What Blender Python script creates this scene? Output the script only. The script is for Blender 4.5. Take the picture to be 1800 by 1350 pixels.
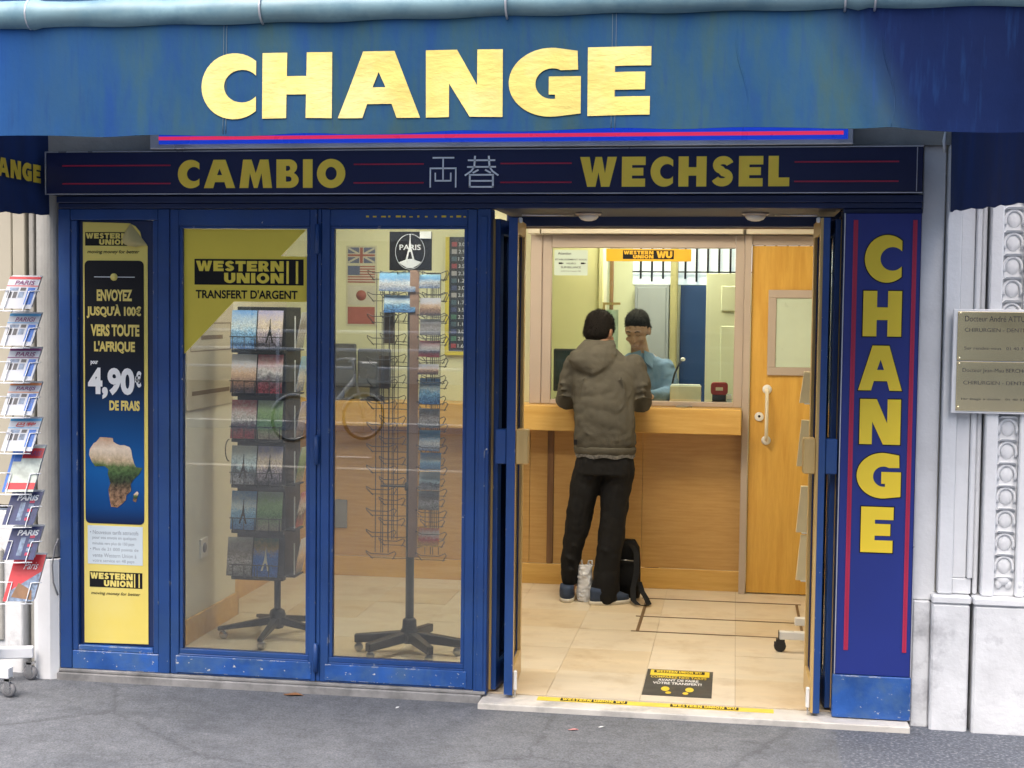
import bpy, bmesh, math, random
from mathutils import Vector, Matrix
random.seed(7)
R = math.radians
for o in list(bpy.data.objects): bpy.data.objects.remove(o)
SC = bpy.context.scene
COL = SC.collection
# ------------------------------------------------------------------ camera
# X runs along the shopfront, Y into the shop, Z up; Z = 0 is the shop floor
cd = bpy.data.cameras.new('camera'); cam = bpy.data.objects.new('camera', cd); COL.objects.link(cam)
YAW, PITCH, ROLL = 0.15856, -0.05179, 0.01157
fw = Vector((-math.sin(YAW)*math.cos(PITCH), math.cos(YAW)*math.cos(PITCH), math.sin(PITCH)))
rt = Vector((math.cos(YAW), math.sin(YAW), 0)); up = rt.cross(fw)
r2 = rt*math.cos(ROLL) + up*math.sin(ROLL); u2 = up*math.cos(ROLL) - rt*math.sin(ROLL)
cam.matrix_world = Matrix(((r2.x, u2.x, -fw.x, 1.046), (r2.y, u2.y, -fw.y, -5.932), (r2.z, u2.z, -fw.z, 1.68), (0, 0, 0, 1)))
cd.sensor_width = 36.0; cd.lens = 36.0*2450/1800; cd.clip_end = 400; cd.clip_start = .1
cd.dof.use_dof = False
SC.camera = cam
# ------------------------------------------------------------------ sky, sun, exposure
SUN_EL, SUN_AZ = 62, 195        # azimuth measured so that the light comes from the street side
w = bpy.data.worlds.new('World'); SC.world = w; w.use_nodes = True
nt = w.node_tree; bg = nt.nodes['Background']
sky = nt.nodes.new('ShaderNodeTexSky'); sky.sky_type = 'NISHITA'; sky.sun_disc = False
sky.sun_elevation = R(SUN_EL); sky.sun_rotation = R(SUN_AZ); sky.dust_density = 6; sky.air_density = 1.0; sky.ozone_density = 1.0
nt.links.new(sky.outputs[0], bg.inputs[0]); bg.inputs[1].default_value = 0.15
sd = bpy.data.lights.new('sun', 'SUN'); sd.energy = 1.0; sd.angle = R(60); sd.color = (1, .96, .9)
sun = bpy.data.objects.new('sun', sd); COL.objects.link(sun)
a = R(SUN_AZ); sdir = Vector((math.sin(a)*math.cos(R(SUN_EL)), math.cos(a)*math.cos(R(SUN_EL)), math.sin(R(SUN_EL))))
sun.rotation_euler = sdir.to_track_quat('Z', 'Y').to_euler()
SC.view_settings.view_transform = 'Standard'; SC.view_settings.look = 'None'
SC.view_settings.gamma = 1; SC.view_settings.use_curve_mapping = False
SC.view_settings.exposure = 1.5
SC.render.engine = 'CYCLES'
SC.cycles.max_bounces = 10; SC.cycles.transparent_max_bounces = 24; SC.cycles.glossy_bounces = 4
SC.cycles.diffuse_bounces = 4; SC.cycles.caustics_reflective = False; SC.cycles.sample_clamp_indirect = 4

# ------------------------------------------------------------------ materials
MATS = {}
def nodes(m):
    m.use_nodes = True; nt = m.node_tree
    return nt, nt.nodes, nt.links, nt.nodes['Principled BSDF']
def N(ns, t, **k):
    n = ns.new(t)
    for a, v in k.items(): setattr(n, a, v)
    return n
def noise(ns, ls, vec, scale, detail=4, rough=.55):
    n = N(ns, 'ShaderNodeTexNoise'); n.inputs['Scale'].default_value = scale; n.inputs['Detail'].default_value = detail
    n.inputs['Roughness'].default_value = rough; ls.new(vec, n.inputs['Vector']); return n
def ramp(ns, ls, fac, stops, interp='LINEAR'):
    r = N(ns, 'ShaderNodeValToRGB'); cr = r.color_ramp; cr.interpolation = interp
    while len(cr.elements) < len(stops): cr.elements.new(.5)
    for e, (p, c) in zip(cr.elements, stops):
        e.position = p; e.color = (c, c, c, 1) if isinstance(c, (int, float)) else (*c, 1)
    ls.new(fac, r.inputs[0]); return r
def mixc(ns, ls, fac, c1, c2, mode='MIX'):
    m = N(ns, 'ShaderNodeMix', data_type='RGBA', blend_type=mode)
    for sock, v in ((m.inputs[0], fac), (m.inputs[6], c1), (m.inputs[7], c2)):
        if isinstance(v, bpy.types.NodeSocket): ls.new(v, sock)
        elif isinstance(v, (int, float)): sock.default_value = v
        else: sock.default_value = (*v, 1)
    return m.outputs[2]
def wpos(ns, ls, scale=(1, 1, 1)):
    g = N(ns, 'ShaderNodeNewGeometry'); mp = N(ns, 'ShaderNodeMapping'); mp.inputs['Scale'].default_value = scale
    ls.new(g.outputs['Position'], mp.inputs[0]); return mp.outputs[0]
def mat(name, col, rough=.55, metal=0, var=.12, scale=5, stretch=(1, 1, 1), bump=0, bscale=80, dirt=None, dirtlo=.55, dirthi=.75, dscale=3, dstretch=(1, 1, 1), chips=None, chipcol=(.55, .54, .5), chipscale=30, chiplo=.69, edge=0, spec=.5, emit=0, rvar=.08):
    if name in MATS: return MATS[name]
    m = bpy.data.materials.new(name); nt, ns, ls, p = nodes(m); MATS[name] = m
    v = wpos(ns, ls, stretch); n = noise(ns, ls, v, scale)
    lo = tuple(c*(1-var) for c in col); hi = tuple(min(1, c*(1+var)) for c in col)
    c = ramp(ns, ls, n.outputs[0], [(.3, lo), (.7, hi)]).outputs[0]
    if dirt:
        dv = wpos(ns, ls, dstretch); dn = noise(ns, ls, dv, dscale, 6, .65)
        f = ramp(ns, ls, dn.outputs[0], [(dirtlo, 0), (dirthi, 1)]).outputs[0]
        c = mixc(ns, ls, f, c, dirt)
    if chips:
        cv = wpos(ns, ls, chips); cn = noise(ns, ls, cv, chipscale, 6, .62)
        f = ramp(ns, ls, cn.outputs[0], [(chiplo, 0), (chiplo+.012, 1)]).outputs[0]
        c = mixc(ns, ls, f, c, chipcol)
    if edge:                       # paint knocked off along the arrises
        bv = N(ns, 'ShaderNodeBevel'); bv.samples = 4; bv.inputs['Radius'].default_value = .007
        ge = N(ns, 'ShaderNodeNewGeometry'); dt = N(ns, 'ShaderNodeVectorMath', operation='DOT_PRODUCT'); ls.new(bv.outputs[0], dt.inputs[0]); ls.new(ge.outputs['Normal'], dt.inputs[1])
        e1 = ramp(ns, ls, dt.outputs['Value'], [(.90, 1), (.985, 0)]).outputs[0]; en = noise(ns, ls, wpos(ns, ls), 17, 6, .7)
        e2 = ramp(ns, ls, en.outputs[0], [(edge, 0), (edge+.03, 1)]).outputs[0]
        mm = N(ns, 'ShaderNodeMath', operation='MULTIPLY'); ls.new(e1, mm.inputs[0]); ls.new(e2, mm.inputs[1]); c = mixc(ns, ls, mm.outputs[0], c, (.42, .42, .42))
    ls.new(c, p.inputs['Base Color'])
    p.inputs['Metallic'].default_value = metal; p.inputs['Specular IOR Level'].default_value = spec
    rr = ramp(ns, ls, n.outputs[0], [(.3, max(0, rough-rvar)), (.7, min(1, rough+rvar))]); ls.new(rr.outputs[0], p.inputs['Roughness'])
    if bump:
        b = N(ns, 'ShaderNodeBump'); b.inputs['Strength'].default_value = bump; b.inputs['Distance'].default_value = .004
        bn = noise(ns, ls, v, bscale, 4); ls.new(bn.outputs[0], b.inputs['Height']); ls.new(b.outputs[0], p.inputs['Normal'])
    if emit:
        ls.new(c, p.inputs['Emission Color']); p.inputs['Emission Strength'].default_value = emit
    return m
def glass(name, tint=(.96, .98, .97), ior=1.5, film=0.0):
    m = bpy.data.materials.new(name); nt, ns, ls, p = nodes(m); ns.remove(p)
    t = N(ns, 'ShaderNodeBsdfTransparent'); t.inputs[0].default_value = (*tint, 1)
    g = N(ns, 'ShaderNodeBsdfGlossy'); g.inputs['Roughness'].default_value = .0
    f = N(ns, 'ShaderNodeFresnel'); f.inputs[0].default_value = ior
    x = N(ns, 'ShaderNodeMixShader'); ls.new(f.outputs[0], x.inputs[0]); ls.new(t.outputs[0], x.inputs[1]); ls.new(g.outputs[0], x.inputs[2])
    out = x.outputs[0]
    if film:                       # thin smeary veil mixed over the pane, also standing in for reflected haze
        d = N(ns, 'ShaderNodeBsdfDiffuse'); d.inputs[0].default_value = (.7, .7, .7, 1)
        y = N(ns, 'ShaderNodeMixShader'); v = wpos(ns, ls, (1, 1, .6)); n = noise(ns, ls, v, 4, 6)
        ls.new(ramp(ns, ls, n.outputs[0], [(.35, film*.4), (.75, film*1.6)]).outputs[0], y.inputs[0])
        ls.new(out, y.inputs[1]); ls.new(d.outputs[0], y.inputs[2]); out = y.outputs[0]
    ls.new(out, ns['Material Output'].inputs[0]); return m
def wood(name, col, dark, along='x', rough=.35, scale=1.0):
    m = bpy.data.materials.new(name); nt, ns, ls, p = nodes(m)
    st = {'x': (1.2, 14, 14), 'y': (14, 1.2, 14), 'z': (14, 14, 1.2)}[along]
    v = wpos(ns, ls, tuple(s*scale for s in st)); n = noise(ns, ls, v, 2.2, 6, .6)
    v2 = wpos(ns, ls, tuple(s*scale*3 for s in st)); n2 = noise(ns, ls, v2, 6, 3)
    c = ramp(ns, ls, n.outputs[0], [(.3, dark), (.62, col)]).outputs[0]
    c = mixc(ns, ls, ramp(ns, ls, n2.outputs[0], [(.35, .25), (.6, 0)]).outputs[0], c, dark)
    ls.new(c, p.inputs['Base Color']); p.inputs['Roughness'].default_value = rough
    return m
def picture(name, stops, nscale=9, amt=.25, seed=0, stretch=(1, 1, 1), rough=.25):
    """a printed picture: bands of colour up the sheet, broken up by noise"""
    m = bpy.data.materials.new(name); nt, ns, ls, p = nodes(m)
    tc = N(ns, 'ShaderNodeTexCoord'); mp = N(ns, 'ShaderNodeMapping'); mp.inputs['Location'].default_value = (seed*3.1, seed, seed*1.7); mp.inputs['Scale'].default_value = stretch
    ls.new(tc.outputs['Generated'], mp.inputs[0])
    n = noise(ns, ls, mp.outputs[0], nscale, 6, .75)
    s = N(ns, 'ShaderNodeSeparateXYZ'); ls.new(tc.outputs['Generated'], s.inputs[0])
    a = N(ns, 'ShaderNodeMath', operation='MULTIPLY_ADD'); ls.new(n.outputs[0], a.inputs[0]); a.inputs[1].default_value = amt*2; ls.new(s.outputs[2], a.inputs[2])
    b = N(ns, 'ShaderNodeMath', operation='SUBTRACT'); ls.new(a.outputs[0], b.inputs[0]); b.inputs[1].default_value = amt
    c = ramp(ns, ls, b.outputs[0], stops)
    n2 = noise(ns, ls, mp.outputs[0], nscale*3.1, 8, .8)
    up_ = ramp(ns, ls, s.outputs[2], [(.35, 1), (.8, .15)])
    det = mixc(ns, ls, up_.outputs[0], (1, 1, 1), ramp(ns, ls, n2.outputs[0], [(.38, .12), (.5, .85), (.64, 1.7)]).outputs[0])
    ls.new(mixc(ns, ls, 1.0, c.outputs[0], det, 'MULTIPLY'), p.inputs['Base Color']); p.inputs['Roughness'].default_value = rough
    return m
def emis(name, col, s):
    m = bpy.data.materials.new(name); nt, ns, ls, p = nodes(m)
    p.inputs['Base Color'].default_value = (.8, .8, .8, 1); p.inputs['Emission Color'].default_value = (*col, 1); p.inputs['Emission Strength'].default_value = s
    return m
BLUE = (.013, .057, .215)
m_blue = mat('blue_paint', BLUE, .38, var=.2, scale=3, bump=.25, bscale=50, dirt=(.030, .080, .20), dscale=2.6, dirtlo=.45, dirthi=.8, chips=(1, 1, .7), chipscale=48, chiplo=.712, edge=.62)
m_blue_worn = mat('blue_paint_worn', (.02, .09, .33), .42, var=.3, scale=6, bump=.4, bscale=40, dirt=(.06, .13, .27), dscale=7, dirtlo=.45, dirthi=.7, chips=(1, 1, 1.5), chipscale=34, chiplo=.655, edge=.55)
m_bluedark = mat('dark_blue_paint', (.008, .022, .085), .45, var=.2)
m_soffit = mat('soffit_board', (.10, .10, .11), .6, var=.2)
m_navy = mat('navy_sign_face', (.011, .016, .060), .32, var=.12, scale=2, rvar=.015)
m_violet = mat('violet_sign_face', (.015, .030, .200), .32, var=.06, scale=2, rvar=.015)
m_gold = mat('gold_vinyl', (.85, .60, .06), .4, var=.08, scale=3)
m_yellow = mat('yellow_vinyl', (.85, .62, .04), .35, var=.05, scale=3)
m_fabletter = mat('sun_bleached_yellow_print', (.62, .52, .16), .85, spec=.15, var=.10, scale=7, stretch=(1, 1, 2.5), dirt=(.68, .61, .30), dscale=3, dirtlo=.40, dirthi=.72, bump=.7, bscale=22)
m_red = mat('dark_red_stripe', (.33, .015, .05), .4, var=.08)
m_pink = mat('red_stripe', (.42, .02, .07), .4, var=.08)
m_silver = mat('silver_edge', (.55, .56, .6), .35, metal=.6, var=.08)
m_whitegrey = mat('pale_grey_vinyl', (.78, .80, .82), .4, var=.05)
m_black = mat('black_print', (.010, .010, .012), .5, var=.2, spec=.2)
m_white = mat('white_print', (.8, .8, .8), .4, var=.04)
m_posteryellow = mat('poster_yellow', (.80, .65, .15), .4, var=.05, scale=2, dirt=(.80, .68, .22), dscale=1.5)
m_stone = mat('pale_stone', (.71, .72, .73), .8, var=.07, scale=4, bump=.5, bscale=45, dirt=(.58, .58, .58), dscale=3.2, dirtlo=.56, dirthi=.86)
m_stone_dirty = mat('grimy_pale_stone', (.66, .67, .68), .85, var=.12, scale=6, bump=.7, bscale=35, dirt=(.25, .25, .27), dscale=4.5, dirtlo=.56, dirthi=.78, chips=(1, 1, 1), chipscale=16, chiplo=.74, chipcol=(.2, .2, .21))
m_stone_left = mat('shaded_pale_stone', (.33, .325, .30), .85, var=.12, scale=5, bump=.6, bscale=40, dirt=(.27, .26, .24), dscale=3, dirtlo=.5, dirthi=.75)  # pale stone darkened in colour to imitate the shade of the left bay
m_step = mat('threshold_stone', (.56, .53, .48), .7, var=.12, scale=6, bump=.4, dirt=(.3, .29, .27), dscale=5, dirtlo=.52, dirthi=.75)
m_woodh = wood('honey_wood_across', (.68, .43, .13), (.57, .32, .075), 'x')
m_woodv = wood('honey_wood_upright', (.72, .43, .09), (.60, .32, .055), 'z', rough=.3)
m_woodlight = wood('pale_varnished_pine', (.62, .42, .16), (.52, .33, .11), 'z', rough=.35)
m_woodbrown = wood('brown_wood', (.23, .12, .055), (.15, .075, .03), 'z')
m_taupe = mat('taupe_metal_frame', (.45, .37, .31), .45, var=.05, scale=3)
m_cream = mat('cream_wall_paint', (.70, .67, .56), .6, var=.04, scale=2)
m_green = mat('pale_green_wall_paint', (.68, .70, .48), .6, var=.04, scale=2)
m_ceil = mat('ceiling_paint', (.75, .74, .7), .8, var=.03)
m_tiles = [mat('vinyl_tile_%d' % i, c, .42, var=.07, scale=3, stretch=(1, 4, 1), dirt=(c[0]*.76, c[1]*.68, c[2]*.58), dscale=4, dirtlo=.5, dirthi=.8, chips=(1, 1, 1), chipscale=9, chiplo=.76, chipcol=(.45, .3, .16)) for i, c in enumerate([(.66, .57, .43), (.69, .60, .46), (.64, .53, .37)])]
m_trim = mat('brown_floor_trim', (.16, .10, .05), .5, var=.15)
m_metal = mat('steel', (.55, .55, .55), .3, metal=1, var=.06)
m_brass = mat('polished_brass', (.96, .80, .48), .15, metal=1, var=.05, scale=3)
m_blackm = mat('black_metal', (.012, .013, .015), .4, var=.2)
m_wire = mat('grey_wire', (.06, .065, .075), .45, metal=.4, var=.1)
m_wirewhite = mat('white_coated_wire', (.75, .77, .8), .35, var=.05)
m_whiteplastic = mat('white_plastic', (.78, .78, .76), .35, var=.04)
m_rubber = mat('grey_rubber', (.2, .2, .21), .6, var=.1)
m_blackrub = mat('black_plastic', (.015, .015, .017), .5, var=.15)
m_pane = glass('clear_glass', film=.0)
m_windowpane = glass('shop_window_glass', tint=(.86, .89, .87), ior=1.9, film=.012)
m_paper = mat('white_paper', (.75, .76, .74), .6, var=.04)
m_skin = mat('warm_skin', (.36, .19, .12), .5, var=.1, scale=12)
m_skin2 = mat('tan_skin', (.40, .23, .155), .5, var=.1, scale=12)
m_hair = mat('black_hair', (.012, .010, .009), .85, spec=.15, var=.3, scale=60, stretch=(1, 1, .3), bump=.8, bscale=150)
m_hoodie = mat('grey_olive_fleece', (.080, .074, .060), .9, var=.14, scale=9, bump=.5, bscale=160, spec=.2)
m_trouser = mat('black_trouser_cloth', (.009, .009, .010), .85, var=.2, scale=8, bump=.4, bscale=40, spec=.25)
m_shirt = mat('light_blue_shirt', (.15, .23, .35), .8, var=.1, scale=9, bump=.3, bscale=30, spec=.2)
m_tee = mat('grey_speckled_cloth', (.12, .115, .11), .9, var=.6, scale=70)
m_denim = mat('navy_canvas', (.03, .05, .10), .8, var=.2, scale=40)
m_sole = mat('off_white_rubber', (.62, .58, .5), .6, var=.06)
m_bagblack = mat('black_nylon', (.006, .006, .007), .7, spec=.2, var=.3, scale=20, bump=.6, bscale=60)
m_plasticbag = mat('white_plastic_bag', (.68, .69, .72), .35, var=.06, scale=20, bump=.9, bscale=28)
m_tube = mat('awning_bar_fabric', (.17, .29, .34), .5, var=.22, scale=5, stretch=(.6, 3, 3), dirt=(.07, .17, .24), dscale=6, dirtlo=.45, dirthi=.75)

def m_awning():
    m = bpy.data.materials.new('weathered_blue_awning_cloth'); nt, ns, ls, p = nodes(m)
    g = N(ns, 'ShaderNodeNewGeometry'); s = N(ns, 'ShaderNodeSeparateXYZ'); ls.new(g.outputs['Position'], s.inputs[0])
    n1 = noise(ns, ls, wpos(ns, ls, (1.3, 1, .30)), 5, 6, .66); n2 = noise(ns, ls, wpos(ns, ls, (1, 1, .5)), 2.2, 5)
    n3 = noise(ns, ls, wpos(ns, ls, (5, 1, .5)), 9, 4)
    fade = ramp(ns, ls, n1.outputs[0], [(.30, (.007, .046, .170)), (.44, (.012, .060, .140)), (.57, (.020, .068, .110)), (.74, (.034, .072, .066))]).outputs[0]
    unbleached_shaded = ramp(ns, ls, n2.outputs[0], [(.3, (.002, .008, .045)), (.7, (.003, .016, .085))]).outputs[0]
    # right of the crease: unbleached navy, painted darker still for the shade there
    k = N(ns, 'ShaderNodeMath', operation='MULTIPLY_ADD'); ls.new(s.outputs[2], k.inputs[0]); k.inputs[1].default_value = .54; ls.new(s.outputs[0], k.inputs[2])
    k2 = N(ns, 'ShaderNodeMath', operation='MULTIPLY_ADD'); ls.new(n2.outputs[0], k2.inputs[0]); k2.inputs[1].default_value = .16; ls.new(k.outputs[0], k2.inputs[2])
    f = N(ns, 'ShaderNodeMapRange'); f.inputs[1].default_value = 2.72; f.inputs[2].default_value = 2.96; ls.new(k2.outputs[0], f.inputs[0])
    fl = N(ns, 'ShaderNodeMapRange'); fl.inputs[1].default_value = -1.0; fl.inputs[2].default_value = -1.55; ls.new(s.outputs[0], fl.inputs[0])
    c = mixc(ns, ls, f.outputs[0], fade, unbleached_shaded)
    h = N(ns, 'ShaderNodeMath', operation='MULTIPLY'); ls.new(fl.outputs[0], h.inputs[0]); h.inputs[1].default_value = .75
    c = mixc(ns, ls, h.outputs[0], c, (.008, .065, .25))
    st = ramp(ns, ls, n3.outputs[0], [(.55, 0), (.72, .55)]).outputs[0]
    c = mixc(ns, ls, st, c, (.009, .042, .15))
    ls.new(c, p.inputs['Base Color']); p.inputs['Roughness'].default_value = .8; p.inputs['Specular IOR Level'].default_value = .2
    b = N(ns, 'ShaderNodeBump'); b.inputs['Strength'].default_value = .5; b.inputs['Distance'].default_value = .01
    n4 = noise(ns, ls, wpos(ns, ls, (1.2, 1, .8)), 14, 5, .6); ad = N(ns, 'ShaderNodeMath', operation='MULTIPLY_ADD'); ls.new(n4.outputs[0], ad.inputs[0]); ad.inputs[1].default_value = .5; ls.new(n2.outputs[0], ad.inputs[2])
    ls.new(ad.outputs[0], b.inputs['Height']); ls.new(b.outputs[0], p.inputs['Normal'])
    return m
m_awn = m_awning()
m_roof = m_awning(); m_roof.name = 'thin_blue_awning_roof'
_nt = m_roof.node_tree; _t = _nt.nodes.new('ShaderNodeBsdfTranslucent'); _t.inputs[0].default_value = (.16, .24, .36, 1); _x = _nt.nodes.new('ShaderNodeMixShader'); _x.inputs[0].default_value = .45
_nt.links.new(_nt.nodes['Principled BSDF'].outputs[0], _x.inputs[1]); _nt.links.new(_t.outputs[0], _x.inputs[2]); _nt.links.new(_x.outputs[0], _nt.nodes['Material Output'].inputs[0])
m_awnside = mat('dark_blue_awning_cloth', (.006, .025, .11), .8, var=.25, scale=4, stretch=(3, 3, .5))
def m_asph():
    m = bpy.data.materials.new('worn_asphalt'); nt, ns, ls, p = nodes(m)
    v = wpos(ns, ls); big = noise(ns, ls, v, 1.3, 5, .6); mid = noise(ns, ls, v, 14, 5, .7); fine = noise(ns, ls, v, 150, 2)
    c = ramp(ns, ls, big.outputs[0], [(.3, (.095, .103, .118)), (.7, (.150, .158, .172))]).outputs[0]
    c = mixc(ns, ls, .8, c, ramp(ns, ls, mid.outputs[0], [(.3, .72), (.7, 1.2)]).outputs[0], 'MULTIPLY')
    c = mixc(ns, ls, .9, c, ramp(ns, ls, fine.outputs[0], [(.32, .62), (.52, 1.0), (.72, 1.42)]).outputs[0], 'MULTIPLY')
    # coarser relaid patch in front of the stone wall
    g = N(ns, 'ShaderNodeNewGeometry'); s = N(ns, 'ShaderNodeSeparateXYZ'); ls.new(g.outputs['Position'], s.inputs[0])
    f = N(ns, 'ShaderNodeMapRange'); f.inputs[1].default_value = 1.50; f.inputs[2].default_value = 1.515
    k = N(ns, 'ShaderNodeMath', operation='MULTIPLY_ADD'); ls.new(mid.outputs[0], k.inputs[0]); k.inputs[1].default_value = .06; ls.new(s.outputs[0], k.inputs[2]); ls.new(k.outputs[0], f.inputs[0])
    vo = noise(ns, ls, v, 70, 3, .6)
    pc = ramp(ns, ls, vo.outputs[0], [(.36, (.060, .070, .088)), (.55, (.10, .11, .135)), (.68, (.22, .23, .25))]).outputs[0]
    c = mixc(ns, ls, f.outputs[0], c, pc)
    # damp stains, trodden gum, hairline cracks
    stn = noise(ns, ls, wpos(ns, ls, (1, 2.2, 1)), 2.4, 6, .7)
    c = mixc(ns, ls, ramp(ns, ls, stn.outputs[0], [(.52, 0), (.66, .45)]).outputs[0], c, (.05, .056, .066))
    vg = N(ns, 'ShaderNodeTexVoronoi'); vg.inputs['Scale'].default_value = 3.6; ls.new(v, vg.inputs['Vector'])
    c = mixc(ns, ls, ramp(ns, ls, vg.outputs['Distance'], [(.045, .5), (.06, 0)]).outputs[0], c, (.045, .047, .052))
    vc = N(ns, 'ShaderNodeTexVoronoi', feature='DISTANCE_TO_EDGE'); vc.inputs['Scale'].default_value = .55
    wv = N(ns, 'ShaderNodeVectorMath', operation='MULTIPLY_ADD'); ls.new(mid.outputs['Color'], wv.inputs[0]); wv.inputs[1].default_value = (.12, .12, 0); ls.new(v, wv.inputs[2]); ls.new(wv.outputs[0], vc.inputs['Vector'])
    c = mixc(ns, ls, ramp(ns, ls, vc.outputs['Distance'], [(.002, .4), (.006, 0)]).outputs[0], c, (.035, .038, .045))
    ls.new(c, p.inputs['Base Color']); p.inputs['Roughness'].default_value = .8
    b = N(ns, 'ShaderNodeBump'); b.inputs['Strength'].default_value = .7; b.inputs['Distance'].default_value = .004; ls.new(fine.outputs[0], b.inputs['Height']); ls.new(b.outputs[0], p.inputs['Normal'])
    return m
m_asphalt = m_asph()

# ------------------------------------------------------------------ mesh helpers
class MB:
    def __init__(s): s.v = []; s.f = []; s.sm = []
    def add(s, vs, fs, sm=False):
        n = len(s.v); s.v += [tuple(p) for p in vs]; s.f += [tuple(i+n for i in f) for f in fs]; s.sm += [sm]*len(fs); return s
    def box(s, x0, x1, y0, y1, z0, z1):
        return s.add([(x, y, z) for z in (z0, z1) for y in (y0, y1) for x in (x0, x1)],
                     [(0, 2, 3, 1), (4, 5, 7, 6), (0, 1, 5, 4), (2, 6, 7, 3), (0, 4, 6, 2), (1, 3, 7, 5)])
    def hexa(s, pts):      # 8 corners in the order of box()
        return s.add(pts, [(0, 2, 3, 1), (4, 5, 7, 6), (0, 1, 5, 4), (2, 6, 7, 3), (0, 4, 6, 2), (1, 3, 7, 5)])
    def prism(s, poly, lo, hi, ax='y'):
        f = {'y': lambda a, b, t: (a, t, b), 'x': lambda a, b, t: (t, a, b), 'z': lambda a, b, t: (a, b, t)}[ax]
        n = len(poly)
        return s.add([f(a, b, lo) for a, b in poly] + [f(a, b, hi) for a, b in poly],
                     [tuple(range(n)), tuple(range(2*n-1, n-1, -1))] + [(i, i+n, (i+1) % n+n, (i+1) % n) for i in range(n)])
    def rings(s, rs, cap=True, closed=False):
        n = len(rs[0]); fs = []
        for k in range(len(rs)-(0 if closed else 1)):
            a, b = k*n, ((k+1) % len(rs))*n
            fs += [(a+i, a+(i+1) % n, b+(i+1) % n, b+i) for i in range(n)]
        if cap and not closed: fs += [tuple(range(n-1, -1, -1)), tuple(range((len(rs)-1)*n, len(rs)*n))]
        return s.add([p for r in rs for p in r], fs, True)
    def tube(s, pts, r, n=8, closed=False):
        pts = [Vector(p) for p in pts]; rs = []; prev = None
        rad = r if isinstance(r, (list, tuple)) else [r]*len(pts)
        for i, p in enumerate(pts):
            if closed: t = pts[(i+1) % len(pts)]-pts[i-1]
            else: t = pts[min(i+1, len(pts)-1)]-pts[max(i-1, 0)]
            t.normalize()
            if prev is None:
                a = t.orthogonal().normalized()
            else:
                a = prev-t*prev.dot(t)
                a = a.normalized() if a.length > 1e-6 else t.orthogonal().normalized()
            prev = a; b = t.cross(a)
            rs.append([p+(a*math.cos(q)+b*math.sin(q))*rad[i] for q in [2*math.pi*j/n for j in range(n)]])
        return s.rings(rs, True, closed)
    def lathe(s, prof, c=(0, 0, 0), n=16, ax='z'):
        c = Vector(c); rs = []
        for r, h in prof:
            ring = []
            for j in range(n):
                q = 2*math.pi*j/n; u, v = r*math.cos(q), r*math.sin(q)
                ring.append(c+Vector({'z': (u, v, h), 'y': (u, h, -v), 'x': (h, u, v)}[ax]))
            rs.append(ring)
        return s.rings(rs)
    def ell(s, c, r, n=14, m=8):
        c = Vector(c); rs = []
        for k in range(m+1):
            t = math.pi*(k+.02)/(m+.04); rr = math.sin(t); z = -math.cos(t)
            rs.append([c+Vector((r[0]*rr*math.cos(2*math.pi*j/n), r[1]*rr*math.sin(2*math.pi*j/n), r[2]*z)) for j in range(n)])
        return s.rings(rs)
    def loft(s, secs, n=16, power=2.0):
        """secs: (cx, cy, cz, rx, ry) horizontal sections"""
        rs = []
        for cx, cy, cz, rx, ry in secs:
            ring = []
            for j in range(n):
                q = 2*math.pi*j/n; c, d = math.cos(q), math.sin(q)
                ring.append((cx+rx*math.copysign(abs(c)**(2/power), c), cy+ry*math.copysign(abs(d)**(2/power), d), cz))
            rs.append(ring)
        return s.rings(rs)
    def sheet(s, grid, sm=True):
        n = len(grid[0]); fs = [(i*n+j, i*n+j+1, (i+1)*n+j+1, (i+1)*n+j) for i in range(len(grid)-1) for j in range(n-1)]
        return s.add([p for r in grid for p in r], fs, sm)
    def xf(s, fn, start=0):
        s.v[start:] = [tuple(fn(Vector(p))) for p in s.v[start:]]; return s
BASE = {}
def thing(name, label, cat, loc=(0, 0, 0), rotz=0, group=None, kind=None):
    o = bpy.data.objects.new(name, None); COL.objects.link(o); o.empty_display_size = .1
    o.location = loc; o.rotation_euler = (0, 0, rotz); BASE[o] = Vector(loc)
    tag(o, label, cat, group, kind); return o
def tag(o, label=None, cat=None, group=None, kind=None):
    if label: o['label'] = label
    if cat: o['category'] = cat
    if group: o['group'] = group
    if kind: o['kind'] = kind
    return o
def mesh_of(name, mb, m, bevel=0, seg=1):
    me = bpy.data.meshes.new(name); me.from_pydata(mb.v, [], mb.f)
    me.polygons.foreach_set('use_smooth', mb.sm)
    bm = bmesh.new(); bm.from_mesh(me); bmesh.ops.recalc_face_normals(bm, faces=bm.faces)
    if bevel:
        ed = [e for e in bm.edges if len(e.link_faces) == 2 and e.calc_face_angle(0) > .5]
        bmesh.ops.bevel(bm, geom=ed, offset=bevel, segments=seg, affect='EDGES', clamp_overlap=True)
    bm.to_mesh(me); bm.free()
    me.materials.append(m); return me
def part(name, mb, m, parent=None, bevel=0, seg=1, local=False, label=None):
    if parent is not None and not local:
        b = BASE[parent]; mb.xf(lambda p: p-b)
    o = bpy.data.objects.new(name, mesh_of(name, mb, m, bevel, seg)); COL.objects.link(o)
    if parent is not None: o.parent = parent; BASE[o] = BASE[parent]
    else: BASE[o] = Vector((0, 0, 0))
    if label: o['label'] = label
    return o
def solo(name, mb, m, label, cat, group=None, bevel=0, seg=1):
    """a thing that is one mesh, its origin at the middle of its base"""
    xs, ys, zs = zip(*mb.v); c = Vector(((min(xs)+max(xs))/2, (min(ys)+max(ys))/2, min(zs)))
    mb.xf(lambda p: p-c); o = part(name, mb, m, None, bevel, seg); o.location = c; BASE[o] = c
    return tag(o, label, cat, group)
def struct(name, mb, m, bevel=0):
    return tag(part(name, mb, m, None, bevel), kind='structure')
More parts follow.
